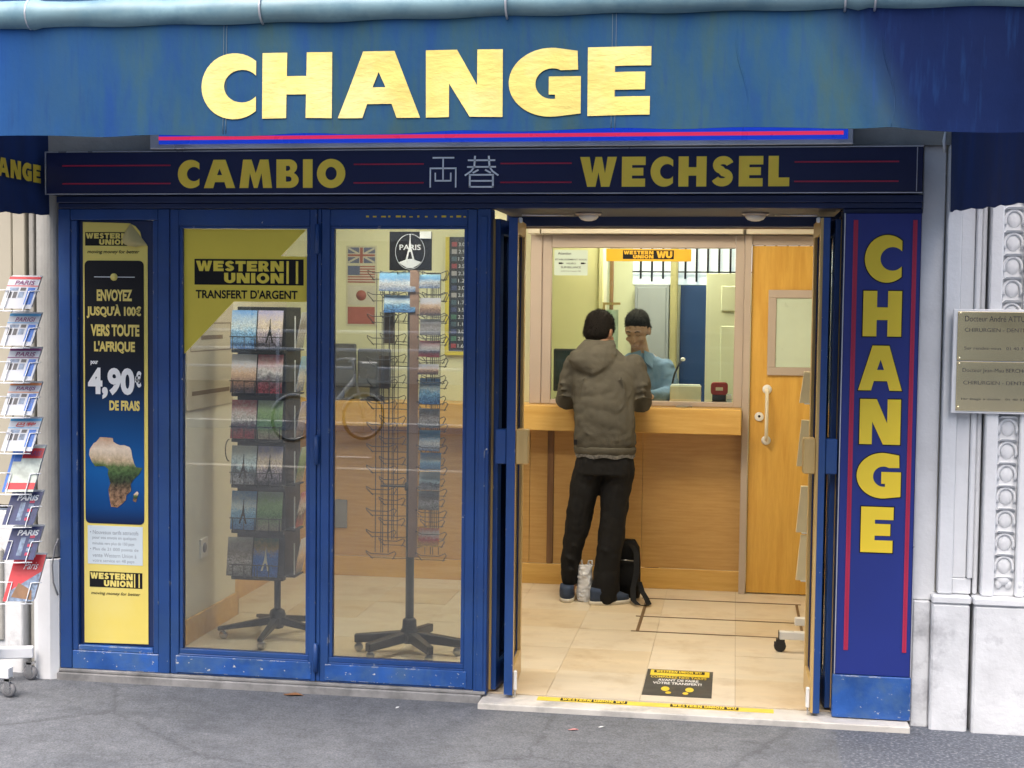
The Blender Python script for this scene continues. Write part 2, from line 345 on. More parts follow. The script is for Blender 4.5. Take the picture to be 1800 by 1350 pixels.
def copy_tree(o, parent=None, loc=None):
    c = o.copy(); COL.objects.link(c); c.parent = parent
    if loc is not None: c.location = loc; BASE[c] = Vector(loc)
    for ch in list(o.children): copy_tree(ch, c)
    return c
def rounded(x0, x1, z0, z1, r, n=5):
    pts = []
    for cx, cz, a0 in ((x1-r, z1-r, 0), (x0+r, z1-r, 90), (x0+r, z0+r, 180), (x1-r, z0+r, 270)):
        pts += [(cx+r*math.cos(R(a0+90*i/n)), cz+r*math.sin(R(a0+90*i/n))) for i in range(n+1)]
    return pts
# ------------------------------------------------------------------ lettering
def arc(cx, cy, rx, ry, a0, a1, n=18):
    return [(cx+rx*math.cos(R(a0+(a1-a0)*i/n)), cy+ry*math.sin(R(a0+(a1-a0)*i/n))) for i in range(n+1)]
def stroke(path, hw):
    L, Rr = [], []
    for i, p in enumerate(path):
        a = Vector(path[max(i-1, 0)]); b = Vector(path[min(i+1, len(path)-1)]); t = (b-a).normalized(); nrm = Vector((-t.y, t.x))
        L.append((p[0]+nrm.x*hw, p[1]+nrm.y*hw)); Rr.append((p[0]-nrm.x*hw, p[1]-nrm.y*hw))
    return L+Rr[::-1]
def heavy(ch):
    """one letter of a wide extra-bold face: (advance, loops) at cap height 1"""
    if ch == 'C': return .84, [arc(.5, .5, .5, .505, 48.7, 311.3, 30)+arc(.62, .5, .27, .25, -39, -321, 22)]
    if ch == 'G': return 1.03, [[(.97, .955)]+arc(.60, .5, .60, .505, 84, 276, 34)+[(1.02, .04), (1.02, .585), (.57, .585), (.57, .32), (.66, .32), (.66, .262)]+arc(.62, .48, .24, .225, 285, 60, 22)+[(.98, .68)]]
    if ch == 'H': return 1.03, [[(0, 0), (.37, 0), (.37, .36), (.66, .36), (.66, 0), (1.03, 0), (1.03, 1), (.66, 1), (.66, .64), (.37, .64), (.37, 1), (0, 1)]]
    if ch == 'A': return 1.2, [[(0, 0), (.36, 0), (.43, .21), (.79, .21), (.86, 0), (1.2, 0), (.83, 1), (.37, 1)], [(.51, .46), (.60, .69), (.70, .46)]]
    if ch == 'N': return 1.1, [[(0, 0), (.34, 0), (.34, .5), (.64, 0), (1.1, 0), (1.1, 1), (.74, 1), (.74, .47), (.45, 1), (0, 1)]]
    if ch == 'E': return .88, [[(0, 0), (.87, 0), (.87, .27), (.38, .27), (.38, .37), (.80, .37), (.80, .63), (.38, .63), (.38, .72), (.88, .72), (.88, 1), (0, 1)]]
    if ch == 'W': return 1.38, [[(0, 1), (.36, 1), (.46, .45), (.58, 1), (.82, 1), (.94, .45), (1.03, 1), (1.38, 1), (1.11, 0), (.80, 0), (.70, .48), (.59, 0), (.28, 0)]]
    if ch == 'M': return 1.24, [[(0, 0), (.14, 1), (.46, 1), (.62, .52), (.78, 1), (1.10, 1), (1.24, 0), (.90, 0), (.84, .52), (.69, 0), (.55, 0), (.40, .52), (.34, 0)]]
    if ch == 'I': return .36, [[(0, 0), (.36, 0), (.36, 1), (0, 1)]]
    if ch == 'L': return .76, [[(0, 0), (.76, 0), (.76, .29), (.37, .29), (.37, 1), (0, 1)]]
    if ch == 'T': return .86, [[(.25, 0), (.61, 0), (.61, .71), (.86, .71), (.86, 1), (0, 1), (0, .71), (.25, .71)]]
    if ch == 'O': return 1.06, [arc(.53, .5, .53, .51, 0, 353, 34), arc(.53, .5, .21, .23, 0, 350, 22)]
    if ch == 'U': return .96, [[(0, 1)]+arc(.48, .38, .48, .39, 180, 360, 18)+[(.96, 1), (.61, 1)]+arc(.48, .39, .13, .12, 360, 180, 10)+[(.35, 1)]]
    if ch == 'B': return .84, [[(0, 0)]+arc(.50, .275, .34, .275, -90, 62, 12)+arc(.48, .74, .30, .26, -50, 90, 12)+[(0, 1)], [(.36, .60), (.44, .60)]+arc(.45, .69, .07, .085, -60, 90, 6)+[(.36, .775)], [(.36, .22), (.46, .22)]+arc(.48, .31, .09, .09, -60, 90, 6)+[(.36, .41)]]
    if ch == 'R': return .92, [[(0, 0), (.36, 0), (.36, .33), (.52, 0), (.92, 0), (.70, .38)]+arc(.50, .68, .34, .32, -48, 90, 14)+[(0, 1)], [(.36, .56), (.44, .56)]+arc(.45, .67, .09, .10, -60, 90, 6)+[(.36, .77)]]
    if ch == 'S': return .80, [stroke(arc(.42, .705, .245, .165, 12, 250, 18)+arc(.38, .30, .26, .165, 80, -165, 18), .135)]
    return .4, []
def curve_mesh(build):
    cu = bpy.data.curves.new('tmp', 'CURVE' if callable(build) else 'FONT')
    if callable(build): cu.dimensions = '2D'; cu.fill_mode = 'BOTH'; build(cu)
    else: cu.body, cu.offset = build
    if not callable(build): cu.resolution_u = 4
    o = bpy.data.objects.new('tmp', cu); me = bpy.data.meshes.new_from_object(o)
    vs = [tuple(v.co) for v in me.vertices]; fs = [tuple(p.vertices) for p in me.polygons]
    bpy.data.objects.remove(o); bpy.data.curves.remove(cu); bpy.data.meshes.remove(me)
    return vs, fs
def loops_mesh(loops):
    def b(cu):
        for lp in loops:
            s = cu.splines.new('POLY'); s.points.add(len(lp)-1)
            for q, (x, y) in zip(s.points, lp): q.co = (x, y, 0, 1)
            s.use_cyclic_u = True
    return curve_mesh(b)
def XZ(y): return lambda u, v: (u, y, v)          # writing on an upright face that looks at the street
def put_loops(mb, loops, fn):
    vs, fs = loops_mesh(loops); return mb.add([fn(x, y) for x, y, z in vs], fs)
def fine(vs, fs, L=.03):
    bm = bmesh.new(); V = [bm.verts.new((x, y, 0)) for x, y in vs]
    for f in fs:
        try: bm.faces.new([V[i] for i in f])
        except ValueError: pass
    bmesh.ops.remove_doubles(bm, verts=bm.verts, dist=1e-6)
    for _ in range(5):
        ed = [e for e in bm.edges if e.calc_length() > L]
        if not ed: break
        bmesh.ops.subdivide_edges(bm, edges=ed, cuts=1); bmesh.ops.triangulate(bm, faces=[f for f in bm.faces if len(f.verts) > 3])
    bm.verts.index_update(); out = ([(v.co.x, v.co.y) for v in bm.verts], [tuple(v.index for v in f.verts) for f in bm.faces]); bm.free(); return out
def write(parent, text, box, surf, m, style='sans', name='lettering', each=False, track=.10, weight=.0, slant=0, mb=None, dense=0):
    """lay a text into box = (u0, u1, v0, v1) of a surface"""
    u0, u1, v0, v1 = box; items = []; x = 0
    if style == 'heavy':
        for ch in text:
            if ch == ' ': x += .4; continue
            wd, lp = heavy(ch); items.append([(a+x, b) for l in [loops_mesh(lp)] for a, b, c in l[0]]); items[-1] = (items[-1], loops_mesh(lp)[1]); x += wd+track
    else:
        vs, fs = curve_mesh((text, weight)); items.append(([(a+slant*b, b) for a, b, c in vs], fs))
    al = [p for it in items for p in it[0]]
    if not al: return None
    ax, bx_, ay, by = min(p[0] for p in al), max(p[0] for p in al), min(p[1] for p in al), max(p[1] for p in al)
    fn = lambda p: surf(u0+(p[0]-ax)/(bx_-ax)*(u1-u0), v0+(p[1]-ay)/(by-ay)*(v1-v0))
    out = mb or MB(); res = None
    for vs, fs in items:
        if each: out = MB()
        if dense: vs, fs = fine(vs, fs, dense)
        out.add([fn(p) for p in vs], fs)
        if each: res = part(name, out, m, parent)
    if not each and mb is None: res = part(name, out, m, parent)
    return res
# ================================================================== SETTING
struct('road', MB().box(-90, 90, -120, -8.6, -.45, -.17), m_asphalt)
struct('kerb', MB().box(-60, 60, -8.6, -8.42, -.45, -.026), m_step)
struct('pavement', MB().box(-60, 60, -8.42, .55, -.45, -.03), m_asphalt)
struct('doorstep', MB().box(-.02, 1.785, -.105, .06, -.06, -.004), m_step, .004)
struct('sill_step', MB().box(-2.0, -.021, -.022, .06, -.06, .004), mat('dull_grey_sill', (.26, .255, .25), .8, var=.2, scale=8, bump=.5, dirt=(.12, .12, .12), dscale=6, dirtlo=.45, dirthi=.7), .004)
# shop floor and its vinyl tiles
fl = struct('shop_floor', MB().box(-1.9, 1.9, .06, 2.6, -.1, -.005), mat('joint_filler', (.30, .22, .13), .7))
k = 0
for i in range(-6, 4):
    for j in range(0, 6):
        x0 = max(.255+i*.41, -1.85); x1 = min(.255+(i+1)*.41, 1.75); y0 = -.0+j*.44+.062; y1 = y0+.44
        if x1-x0 < .05: continue
        g = .0008
        part('floor_tile', MB().box(x0+g, x1-g, y0+g, y1-g, -.005, random.uniform(-.0006, .0006)), m_tiles[(i*7+j*5+(i*j) % 3) % 3], fl)
for a, b, c, d in ((.555, .572, 1.375, 2.235), (1.418, 1.432, 1.375, 2.235)): part('floor_trim', MB().box(a, b, c, d, 0, .004), m_trim, fl)
for y in (1.372, 1.74, 2.235): part('floor_trim', MB().box(.53, 1.45, y, y+.010, 0, .003), m_trim, fl)
struct('office_floor', MB().box(-1.9, 2.2, 2.6, 5.2, -.1, 0), m_tiles[2])
struct('ceiling', MB().box(-1.95, 2.2, .12, 5.3, 2.62, 2.7), m_ceil)
wl = struct('wall_left', MB().box(-1.95, -1.78, .06, 5.3, -.05, 2.62), m_cream)
part('baseboard', MB().box(-1.78, -1.765, 1.33, 2.55, 0, .125), m_woodh, wl, .002)
pl = struct('wall_pier', MB().box(-1.78, -1.64, .12, 1.32, 0, 2.62), m_cream)
part('baseboard', MB().box(-1.64, -1.625, .12, 1.335, 0, .125).box(-1.78, -1.625, 1.32, 1.334, 0, .125), m_woodh, pl, .002)
so = part('power_socket', MB().box(-1.64, -1.630, .80, .90, .40, .50), m_whiteplastic, pl, .003)
part('socket_hole', MB().lathe([(.026, -1.6305), (.026, -1.6285)], (0, .85, .45), 14, 'x'), m_rubber, pl)
struct('wall_right', MB().box(1.72, 1.95, .06, 2.6, -.05, 2.62), m_cream)
struct('office_wall_right', MB().box(2.1, 2.2, 2.6, 5.3, -.05, 2.62), m_green)
wb = struct('wall_back', MB().box(-1.9, 2.2, 4.25, 4.4, -.05, 2.62), m_green)
struct('partition_wall', MB().box(-1.78, -.205, 2.62, 2.72, 1.1, 2.62), m_green)
struct('partition_header', MB().box(-.205, 2.1, 2.53, 2.6, 2.151, 2.62), m_cream)
# ceiling lamps that light the shop and the office
m_lamp = emis('lit_lamp_panel', (1, .87, .65), 12.0)
m_cardfill = emis('added_card_fill', (1, .93, .84), 17.0)  # for an unseen strip added to brighten the fronts of the cards
for x, y, hx, hy, ml, lab in ((.55, 1.25, .30, .30, m_lamp, 'square lit lamp panel above the customer floor'), (-.85, 1.75, .16, .16, m_lamp, 'square lit lamp panel behind the card racks'), (-.85, .30, .45, .10, m_cardfill, 'added unseen light strip brightening the card fronts'), (.5, 3.3, .30, .30, m_lamp, 'square lit lamp panel above the clerk')):
    t = thing('ceiling_light', lab, 'light', (x, y, 2.6), group='lamp panels in the shop ceiling')
    part('frame', MB().box(x-hx-.03, x+hx+.03, y-hy-.03, y+hy+.03, 2.60, 2.618), m_whiteplastic, t, .003)
    part('diffuser', MB().box(x-hx, x+hx, y-hy, y+hy, 2.588, 2.599), ml, t)

# ================================================================== STONE BUILDING FRONT
bd = thing('stone_building', 'white stone street front of the building around the blue shop', 'building', (0, .1, 0))
P = lambda n, mb, m, b=0: part(n, mb, m, bd, b)
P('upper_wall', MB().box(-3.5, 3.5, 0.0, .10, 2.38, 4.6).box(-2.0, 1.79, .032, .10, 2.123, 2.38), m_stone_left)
# left: rounded pilaster and recessed bay
pil = [(-2.125, .12)]+[(-2.06+.058*math.cos(R(q)), .05+.055*math.sin(R(q))) for q in range(200, 341, 14)]+[(-1.996, .12)]
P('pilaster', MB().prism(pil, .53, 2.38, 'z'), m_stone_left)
P('pilaster_base', MB().prism([(-2.135, .12), (-2.13, .02), (-2.09, -.022), (-2.03, -.022), (-1.996, 0), (-1.996, .12)], -.05, .522, 'z'), m_stone)
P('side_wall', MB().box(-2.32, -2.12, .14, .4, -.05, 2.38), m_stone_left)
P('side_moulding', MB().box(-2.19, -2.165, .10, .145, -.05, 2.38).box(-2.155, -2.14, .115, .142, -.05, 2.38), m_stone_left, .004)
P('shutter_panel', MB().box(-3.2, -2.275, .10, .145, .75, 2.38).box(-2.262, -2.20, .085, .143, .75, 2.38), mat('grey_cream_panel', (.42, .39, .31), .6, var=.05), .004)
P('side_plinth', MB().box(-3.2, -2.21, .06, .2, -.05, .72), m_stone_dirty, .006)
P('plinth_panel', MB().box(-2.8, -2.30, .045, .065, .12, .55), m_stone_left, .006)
# right: pier strips, fluted panel, egg and dart band
P('pier', MB().box(1.797, 1.885, .03, .4, .50, 2.38), m_stone, .003)
P('pier_base', MB().box(1.797, 1.868, .01, .4, -.05, .498), m_stone_dirty, .005)
P('panel_frame', MB().box(1.892, 1.950, -.005, .4, .535, 2.38).box(1.950, 2.026, .008, .4, .535, .60), m_stone, .004)
P('panel_field', MB().box(1.951, 2.006, .012, .4, .601, 2.38), m_stone, .003)
P('panel_bead', MB().box(2.008, 2.030, -.002, .4, .601, 2.38).box(2.033, 2.052, .010, .4, .535, 2.38), m_stone, .005)
P('pilaster_strip', MB().box(2.062, 2.112, -.022, .4, .535, 2.38), m_stone, .005)
P('ornament_bed', MB().box(2.113, 2.196, .012, .4, .535, 2.38), m_stone)
P('inner_fillet', MB().box(2.197, 2.232, -.018, .4, .535, 2.38), m_stone, .005)
P('inner_panel', MB().box(2.233, 3.5, .006, .4, .535, 2.38), m_stone, .004)
P('inner_panel_sunk_frame', MB().box(2.25, 2.262, -.006, .006, .66, 2.3).box(2.25, 3.4, -.006, .006, .648, .66), m_stone, .003)
P('plinth_cap', MB().box(1.868, 2.024, -.035, .4, .499, .532).box(2.03, 3.5, -.05, .4, .500, .533), m_stone, .006)
P('plinth_block', MB().box(1.870, 2.020, -.03, .4, -.05, .497), m_stone_dirty, .008)
P('plinth_block', MB().box(2.036, 3.5, -.042, .4, -.05, .498), m_stone_dirty, .008)
egg = None
for i in range(20):
    z = .66+i*.0945
    if egg is None:
        mb = MB().ell((2.154, .012, z), (.028, .011, .034), 14, 8)
        arch = [(2.154+.036*math.cos(R(q)), .006, z+.008+.045*math.sin(R(q))) for q in range(-200, 21, 20)]
        eg = P('egg_ornament', mb, m_stone)
        rim = P('egg_rim', MB().tube([(x, y, 2*z-zz) for x, y, zz in arch], .007, 7), m_stone)
        drt = P('dart_ornament', MB().hexa([(2.116, -.002, z-.053), (2.192, -.002, z-.053), (2.116, .014, z-.053), (2.192, .014, z-.053), (2.126, -.010, z-.044), (2.182, -.010, z-.044), (2.126, .014, z-.044), (2.182, .014, z-.044)]), m_stone)
        egg = (eg, rim, drt)
    else:
        for o in egg:
            c = o.copy(); COL.objects.link(c); c.location = (0, 0, i*.0945)
P('leaf_ornament', MB().ell((2.154, .008, .60), (.03, .018, .022), 10, 6).ell((2.135, .008, .583), (.016, .014, .02), 8, 6).ell((2.173, .008, .583), (.016, .014, .02), 8, 6), m_stone)
for i in range(4): P('leaf_ornament', MB().ell((2.215+i*.05, -.006, .585), (.016, .016, .022), 8, 6), m_stone)

# ================================================================== AWNING
m_awnseam = mat('faded_thread', (.09, .13, .17), .8)
aw = thing('awning', 'weathered blue cloth awning with big yellow letters over the whole shopfront', 'awning', (0, 0, 2.2))
AY = -1.45
def vy(x, z):          # gentle folds of the hanging cloth; it curls back beyond the crease
    d = (2.62-z)/.37
    y = AY+.012*math.sin(x*3.1+.6)*d+.007*math.sin(x*11+z*4)*d+.005*math.sin(x*23+1)*d
    c = x-(1.372+(2.517-z)*.53)
    if c > 0: y += .035*min(1, c*12)*d+.05*math.sin(min(c, .6)*4)*d
    if -.05 < c < .05: y -= .014*math.cos(c/.05*math.pi/2)*d
    return y
xs = [-2.03+i*(2.10+2.03)/130 for i in range(131)]; zs = [2.635-.373*k/12 for k in range(13)]
g = [[(x, vy(x, z), z+(.0 if k < 12 else .006*math.sin(x*2.3)+.003*math.sin(x*13))) for x in xs] for k, z in enumerate(zs)]
g2 = [[(p[0], p[1]+.004, p[2]) for p in r] for r in g]
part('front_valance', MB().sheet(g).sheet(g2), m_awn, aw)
tb = [(x, AY+.012+.003*math.sin(x*5), 2.672+.003*math.sin(x*2)) for x in xs]
part('front_bar', MB().tube(tb, [.047+.0025*math.sin(x*17)+(.008 if 1.37 < x < 1.42 else 0)+(.006 if -1.36 < x < -1.33 else 0) for x in xs], 16), m_tube, aw)
for x in (-1.345, -.52, .30, 1.36, 1.45): part('bar_seam', MB().tube([(x, AY+.01+.050*math.cos(R(q)), 2.672+.0505*math.sin(R(q))) for q in range(40, 321, 20)], .004, 5), m_silver, aw)
roof = [[(x, AY+.03+t*(1.44), 2.715+t*.80-.03*math.sin(t*math.pi)) for x in xs] for t in [k/8 for k in range(9)]]
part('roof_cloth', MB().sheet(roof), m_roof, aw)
for sx, xx in ((-1, -2.05), (1, 1.885)):
    gy = [AY+.02-AY*k/24-.02*k/24 for k in range(25)]
    def bot(y, sx=sx): return (2.109 if sx > 0 else 2.095)+.045*y+.004*math.sin(y*31)
    def xo(y, t, xx=xx, sx=sx): return xx+.012*math.sin(y*9)*t+.02*t*math.sin(y*2+1)+(.21*max(0, -y/1.45)**1.3 if sx > 0 else 0)
    top = lambda y: 2.70+(y-AY)*.55
    rows = [[(xo(y, t), y, top(y)*(1-t)+bot(y)*t) for y in gy] for t in [k/8 for k in range(9)]]
    part('side_valance', MB().sheet(rows).sheet([[(p[0]+.004*sx, p[1], p[2]) for p in r] for r in rows]), m_awnside, aw)
write(aw, 'CHANGE', (-.732, .765, 2.309, 2.527), lambda u, v: (u, vy(u, v)-.003, v), m_fabletter, 'heavy', 'letter', True, .085, dense=.07)
write(aw, 'CHANGE', (-.62, -.075, 2.228, 2.308), lambda u, v: (-2.034, u, v), m_gold, 'heavy', 'side_letter', True, .14)
for x in (-.655, -.645, .640, .652): part('seam', MB().tube([(x, vy(x, z)-.001, z) for z in zs], .0012, 4), m_awnseam, aw)
for x in (1.50, -1.75, 1.05): part('fold_ridge', MB().tube([(x-.02*math.sin(k*.5), vy(x-.02*math.sin(k*.5), z)+.0015, z) for k, z in enumerate(zs)], [.0005+.0035*math.sin(k/12*math.pi) for k in range(13)], 6), m_awn, aw)
part('torn_cloth_edge', MB().tube([(1.87, -.03, 2.43), (1.865, -.035, 2.39), (1.868, -.03, 2.345), (1.872, -.03, 2.36)], [.004, .008, .005, .003], 5), m_white, aw)

# ================================================================== SIGNS
us = thing('light_box_sign', 'lit blue sign box with red stripe half hidden behind the awning', 'sign', (0, -.06, 2.37))
part('casing', MB().box(-1.50, 1.50, -.12, -.002, 2.372, 2.80), m_silver, us, .003)
part('face', MB().box(-1.455, 1.478, -.128, -.121, 2.392, 2.78), mat('lit_blue_face', (.01, .05, .55), .3, var=.03, emit=.22), us)
part('stripe', MB().box(-1.455, 1.46, -.131, -.129, 2.409, 2.424), mat('lit_red_stripe', (.75, .03, .10), .3, var=.03, emit=.25), us)
fs = thing('fascia_sign', 'long navy board with gold exchange words in two languages above the doors', 'sign', (0, -.05, 2.18))
part('board', MB().box(-1.995, 1.777, -.10, .0, 2.180, 2.362), m_navy, fs, .002)
part('edge_trim', MB().box(-1.997, 1.779, -.106, -.101, 2.176, 2.180).box(-1.997, 1.779, -.106, -.101, 2.362, 2.366).box(-1.999, -1.995, -.106, -.10, 2.176, 2.366).box(1.752, 1.755, -.1045, -.1015, 2.183, 2.360), m_silver, fs)
S = XZ(-.1025)
write(fs, 'CAMBIO', (-1.378, -.621, 2.202, 2.327), S, m_gold, 'heavy', 'letter', True, .16)
write(fs, 'WECHSEL', (.391, 1.250, 2.204, 2.329), S, m_gold, 'heavy', 'letter', True, .19)
for x0, x1 in ((-1.918, -1.412), (-.584, -.277), (.054, .356), (1.270, 1.683)):
    for z in (2.303, 2.224): part('stripe', MB().box(x0, x1, -.1030, -.1016, z-.003, z+.003), m_red, fs)
def kanji(lines, x0, x1, z0, z1):
    mb = MB()
    for ln in lines:
        put_loops(mb, [stroke(ln, .026)], lambda u, v: S(x0+u*(x1-x0), z0+v*(z1-z0)))
    part('character', mb, m_whitegrey, fs)
kanji([[(.12, .96), (.9, .96)], [(.5, .96), (.5, .22)], [(.04, 0), (.04, .62)], [(.015, .62), (.985, .62)], [(.96, .62), (.96, 0)], [(.22, .48), (.22, .22)], [(.195, .22), (.805, .22)], [(.78, .48), (.78, .22)]], -.253, -.133, 2.203, 2.334)
kanji([[(.12, .86), (.88, .86)], [(.1, .65), (.9, .65)], [(.32, 1), (.30, .66), (.22, .52), (.04, .38)], [(.70, 1), (.72, .66), (.8, .52), (.97, .38)], [(.42, .56), (.26, .46)], [(.6, .56), (.76, .46)], [(.18, .40), (.18, 0)], [(.155, .40), (.845, .40)], [(.82, .40), (.82, 0)], [(.18, .21), (.82, .21)], [(.155, .02), (.845, .02)]], -.105, .050, 2.203, 2.336)
vs = thing('vertical_sign', 'upright dark blue board with yellow letters stacked beside the open doors', 'sign', (1.64, -.01, .17))
part('board', MB().box(1.4845, 1.788, -.02, -.002, .182, 2.101), m_violet, vs, .002)
part('edge_trim', MB().box(1.480, 1.4842, -.023, -.002, .182, 2.101).box(1.7885, 1.7925, -.023, -.002, .182, 2.101), m_silver, vs)
for x0, x1 in ((1.517, 1.535), (1.754, 1.771)):
    part('stripe', MB().box(x0, x1, -.0235, -.0205, .285, 2.073), m_pink, vs)
    part('stripe_groove', MB().box((x0+x1)/2-.001, (x0+x1)/2+.001, -.0245, -.0236, .285, 2.073), m_red, vs)
VZ = [('C', 1.565, 1.713, 1.817, 2.012), ('H', 1.563, 1.717, 1.596, 1.783), ('A', 1.550, 1.726, 1.373, 1.558), ('N', 1.560, 1.724, 1.150, 1.337), ('G', 1.553, 1.731, .926, 1.115), ('E', 1.575, 1.706, .700, .890)]
for ch, x0, x1, z0, z1 in VZ:
    write(vs, ch, (x0-.004, x1+.004, z0-.004, z1+.004), XZ(-.0222), m_black, 'heavy', 'letter_outline', True)  # black outline printed around each letter
    write(vs, ch, (x0, x1, z0, z1), XZ(-.0236), m_yellow, 'heavy', 'letter', True)
# plate of the dentists
bp = thing('brass_plaque', 'two engraved brass plates screwed to the white stone beside a carved band', 'plaque', (2.1, -.03, 1.29))
part('backing', MB().box(1.921, 2.52, -.036, -.023, 1.288, 1.712), m_white, bp, .002)
for z0, z1 in ((1.503, 1.702), (1.298, 1.499)):
    part('plate', MB().box(1.938, 2.50, -.040, -.0365, z0, z1), m_brass, bp, .001)
m_engr = mat('engraved_black', (.05, .045, .04), .6, var=.2)
for txt, x0, x1, z0, z1 in (('Docteur André ATTU', 1.966, 2.20, 1.662, 1.685), ('CHIRURGIEN - DENTISTE', 1.966, 2.235, 1.620, 1.636), ('Sur rendez-vous   01 40 33 44', 1.966, 2.235, 1.548, 1.560), ('Docteur Jean-Mau BERCHO', 1.962, 2.215, 1.452, 1.472), ('CHIRURGIEN - DENTISTE', 1.966, 2.24, 1.406, 1.421), ('1er étage à droite   01 40 33 44', 1.960, 2.235, 1.340, 1.352)):
    write(bp, txt, (x0, x1, z0, z1), XZ(-.0412), m_engr, 'sans', 'engraving')
for z in (1.695, 1.512, 1.490, 1.312): part('screw', MB().lathe([(.005, -.0445), (.0055, -.0415), (.0055, -.0405)], (1.947, 0, z), 10, 'y'), m_brass, bp)

# ================================================================== SHOPFRONT (blue joinery)
sf = thing('shopfront', 'blue painted wooden shopfront with chipped paint, folding glass doors and post', 'shopfront', (0, .03, 0))
Q = lambda n, mb, m=m_blue, b=.003: part(n, mb, m, sf, b)
Q('transom', MB().box(-1.985, 1.79, -.028, .03, 2.146, 2.176), m_bluedark)
Q('transom_moulding', MB().box(-1.985, 1.79, -.012, .03, 2.1225, 2.1455), m_bluedark)
# fixed panel behind the tall poster
Q('stile', MB().box(-1.992, -1.935, .0, .06, .02, 2.1215)); Q('stile', MB().box(-1.515, -1.462, .0, .06, .02, 2.1215))
Q('rail', MB().box(-1.934, -1.516, .002, .06, 2.072, 2.1215)); Q('rail', MB().box(-1.934, -1.516, .002, .06, .02, .105), m_blue_worn)
Q('bead', MB().box(-1.934, -1.906, .006, .05, .106, 2.071)); Q('bead', MB().box(-1.543, -1.516, .006, .05, .106, 2.071)); Q('bead', MB().box(-1.905, -1.544, .004, .05, .106, .130), m_blue_worn)
Q('panel', MB().box(-1.905, -1.544, .028, .05, .131, 2.071), m_bluedark)
Q('sill', MB().box(-1.995, -.005, -.012, .06, .005, .0195), MATS['dull_grey_sill'])
# two glazed leaves, shut
def leaf(x0, x1, gx0, gx1, gz0, gz1, hinges):
    lf = Q('window_leaf', MB().box(x0, gx0-.016, 0, .05, .021, 2.120).box(gx1+.016, x1, 0, .05, .021, 2.120).box(gx0-.016, gx1+.016, .001, .05, gz1+.012, 2.120).box(gx0-.016, gx1+.016, .001, .05, .021, gz0-.022))
    SP = lambda n, mb, m, b=0: part(n, mb, m, lf, b)
    SP('glazing_bead', MB().box(gx0-.0155, gx0, .008, .04, gz0, gz1).box(gx1, gx1+.0155, .008, .04, gz0, gz1).box(gx0-.0155, gx1+.0155, .008, .04, gz1, gz1+.0118).box(gx0-.0155, gx1+.0155, .004, .04, gz0-.0215, gz0), m_blue, .002)
    SP('kick_rail', MB().box(gx0-.03, gx1+.03, -.004, .0005, .03, gz0-.03), m_blue_worn, .002)
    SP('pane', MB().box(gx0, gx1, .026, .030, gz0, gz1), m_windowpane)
    for z in hinges: SP('hinge', MB().lathe([(.002, z-.066), (.011, z-.062), (.011, z+.062), (.002, z+.066)], (x1+.004, -.006, 0), 10), m_blue)
    return lf
lf1 = leaf(-1.458, -.778, -1.402, -.826, .137, 2.035, (1.99, 1.06, .13))
lf2 = leaf(-.756, -.062, -.702, -.120, .133, 2.035, ())
Q('mullion', MB().box(-.776, -.758, .006, .05, .021, 2.1215))
Q('post', MB().box(-.060, -.002, -.004, .10, .006, 2.1215)); Q('post_bead', MB().box(-.046, -.016, -.010, -.0045, .02, 2.09))
# worn base under the upright sign, the column behind it
Q('column', MB().box(1.476, 1.792, .0, .12, .0, 2.1215), m_bluedark)
Q('column_base', MB().box(1.474, 1.793, -.03, -.0005, .0, .180), m_blue_worn)
Q('jamb', MB().box(1.474, 1.479, .121, .2, .0, 2.1), m_woodbrown)
# soffit, beam, wooden lintel inside
Q('soffit', MB().box(.0, 1.476, .031, .52, 2.1225, 2.14), m_soffit); Q('beam', MB().box(-.02, 1.72, .52, .60, 2.078, 2.62), m_bluedark)
Q('lintel_strip', MB().box(-.1, 1.72, .601, .64, 2.074, 2.10), m_woodbrown)
# folding doors, both pairs folded back: outer leaf stands at the hinge, lock leaf comes back to the street
def fold(near, far, sgn, face_in, z0=.012, z1=2.082):
    """door leaf from near (x, y) to far (x, y); sgn is the side that shows the blue outside"""
    n = Vector((*near, 0)); f = Vector((*far, 0)); L = (f-n).length; d = (f-n)/L; o = Vector((-d.y, d.x, 0))*sgn; T = .019
    def pc(name, a0, a1, c0, c1, zz0, zz1, m, parent, b=.002):
        mb = MB().hexa([n+d*a+o*c+Vector((0, 0, z)) for z in (zz0, zz1) for c in (c0, c1) for a in (a0, a1)])
        return part(name, mb, m, parent, b)
    sw = .058
    def frame(c0, c1):
        mb = MB()
        for a0, a1, p, q in ((0, sw, z0, z1), (L-sw, L, z0, z1), (sw, L-sw, z0, .125), (sw, L-sw, z1-.065, z1)):
            mb.hexa([n+d*a+o*c+Vector((0, 0, z)) for z in (p, q) for c in (c0, c1) for a in (a0, a1)])
        return mb
    lf = part('door_leaf', frame(-.004, T), m_blue, sf, .002)
    part('inner_face', frame(-T, -.0045), m_woodlight, lf, .002)
    pc('pane', sw, L-sw, -.002, .002, .126, z1-.066, m_pane, lf, 0)
    return lf, pc
lA, pcA = fold((.012, .06), (.040, .43), -1, None)
lB, pcB = fold((.098, -.012), (.072, .40), 1, None)
pcB('lock_block', .0, .058, .020, .068, 1.022, 1.172, m_blue, lB, .004); pcB('lock_block_inside', .0, .07, -.075, -.020, 1.022, 1.172, m_woodlight, lB, .004)
pcB('edge_strip', -.004, -.0005, -.019, .019, .012, 2.082, m_blue, lB, .001)
pcB('foot_bolt', .012, .034, -.036, -.020, .03, .115, m_whiteplastic, lB, .003); pcB('bolt_pin', .02, .026, -.031, -.025, .0, .029, m_metal, lB, 0)
pcB('top_bolt', .01, .04, -.036, -.020, 2.062, 2.085, m_whiteplastic, lB, .004)
lC, pcC = fold((1.468, .06), (1.438, .43), 1, None)
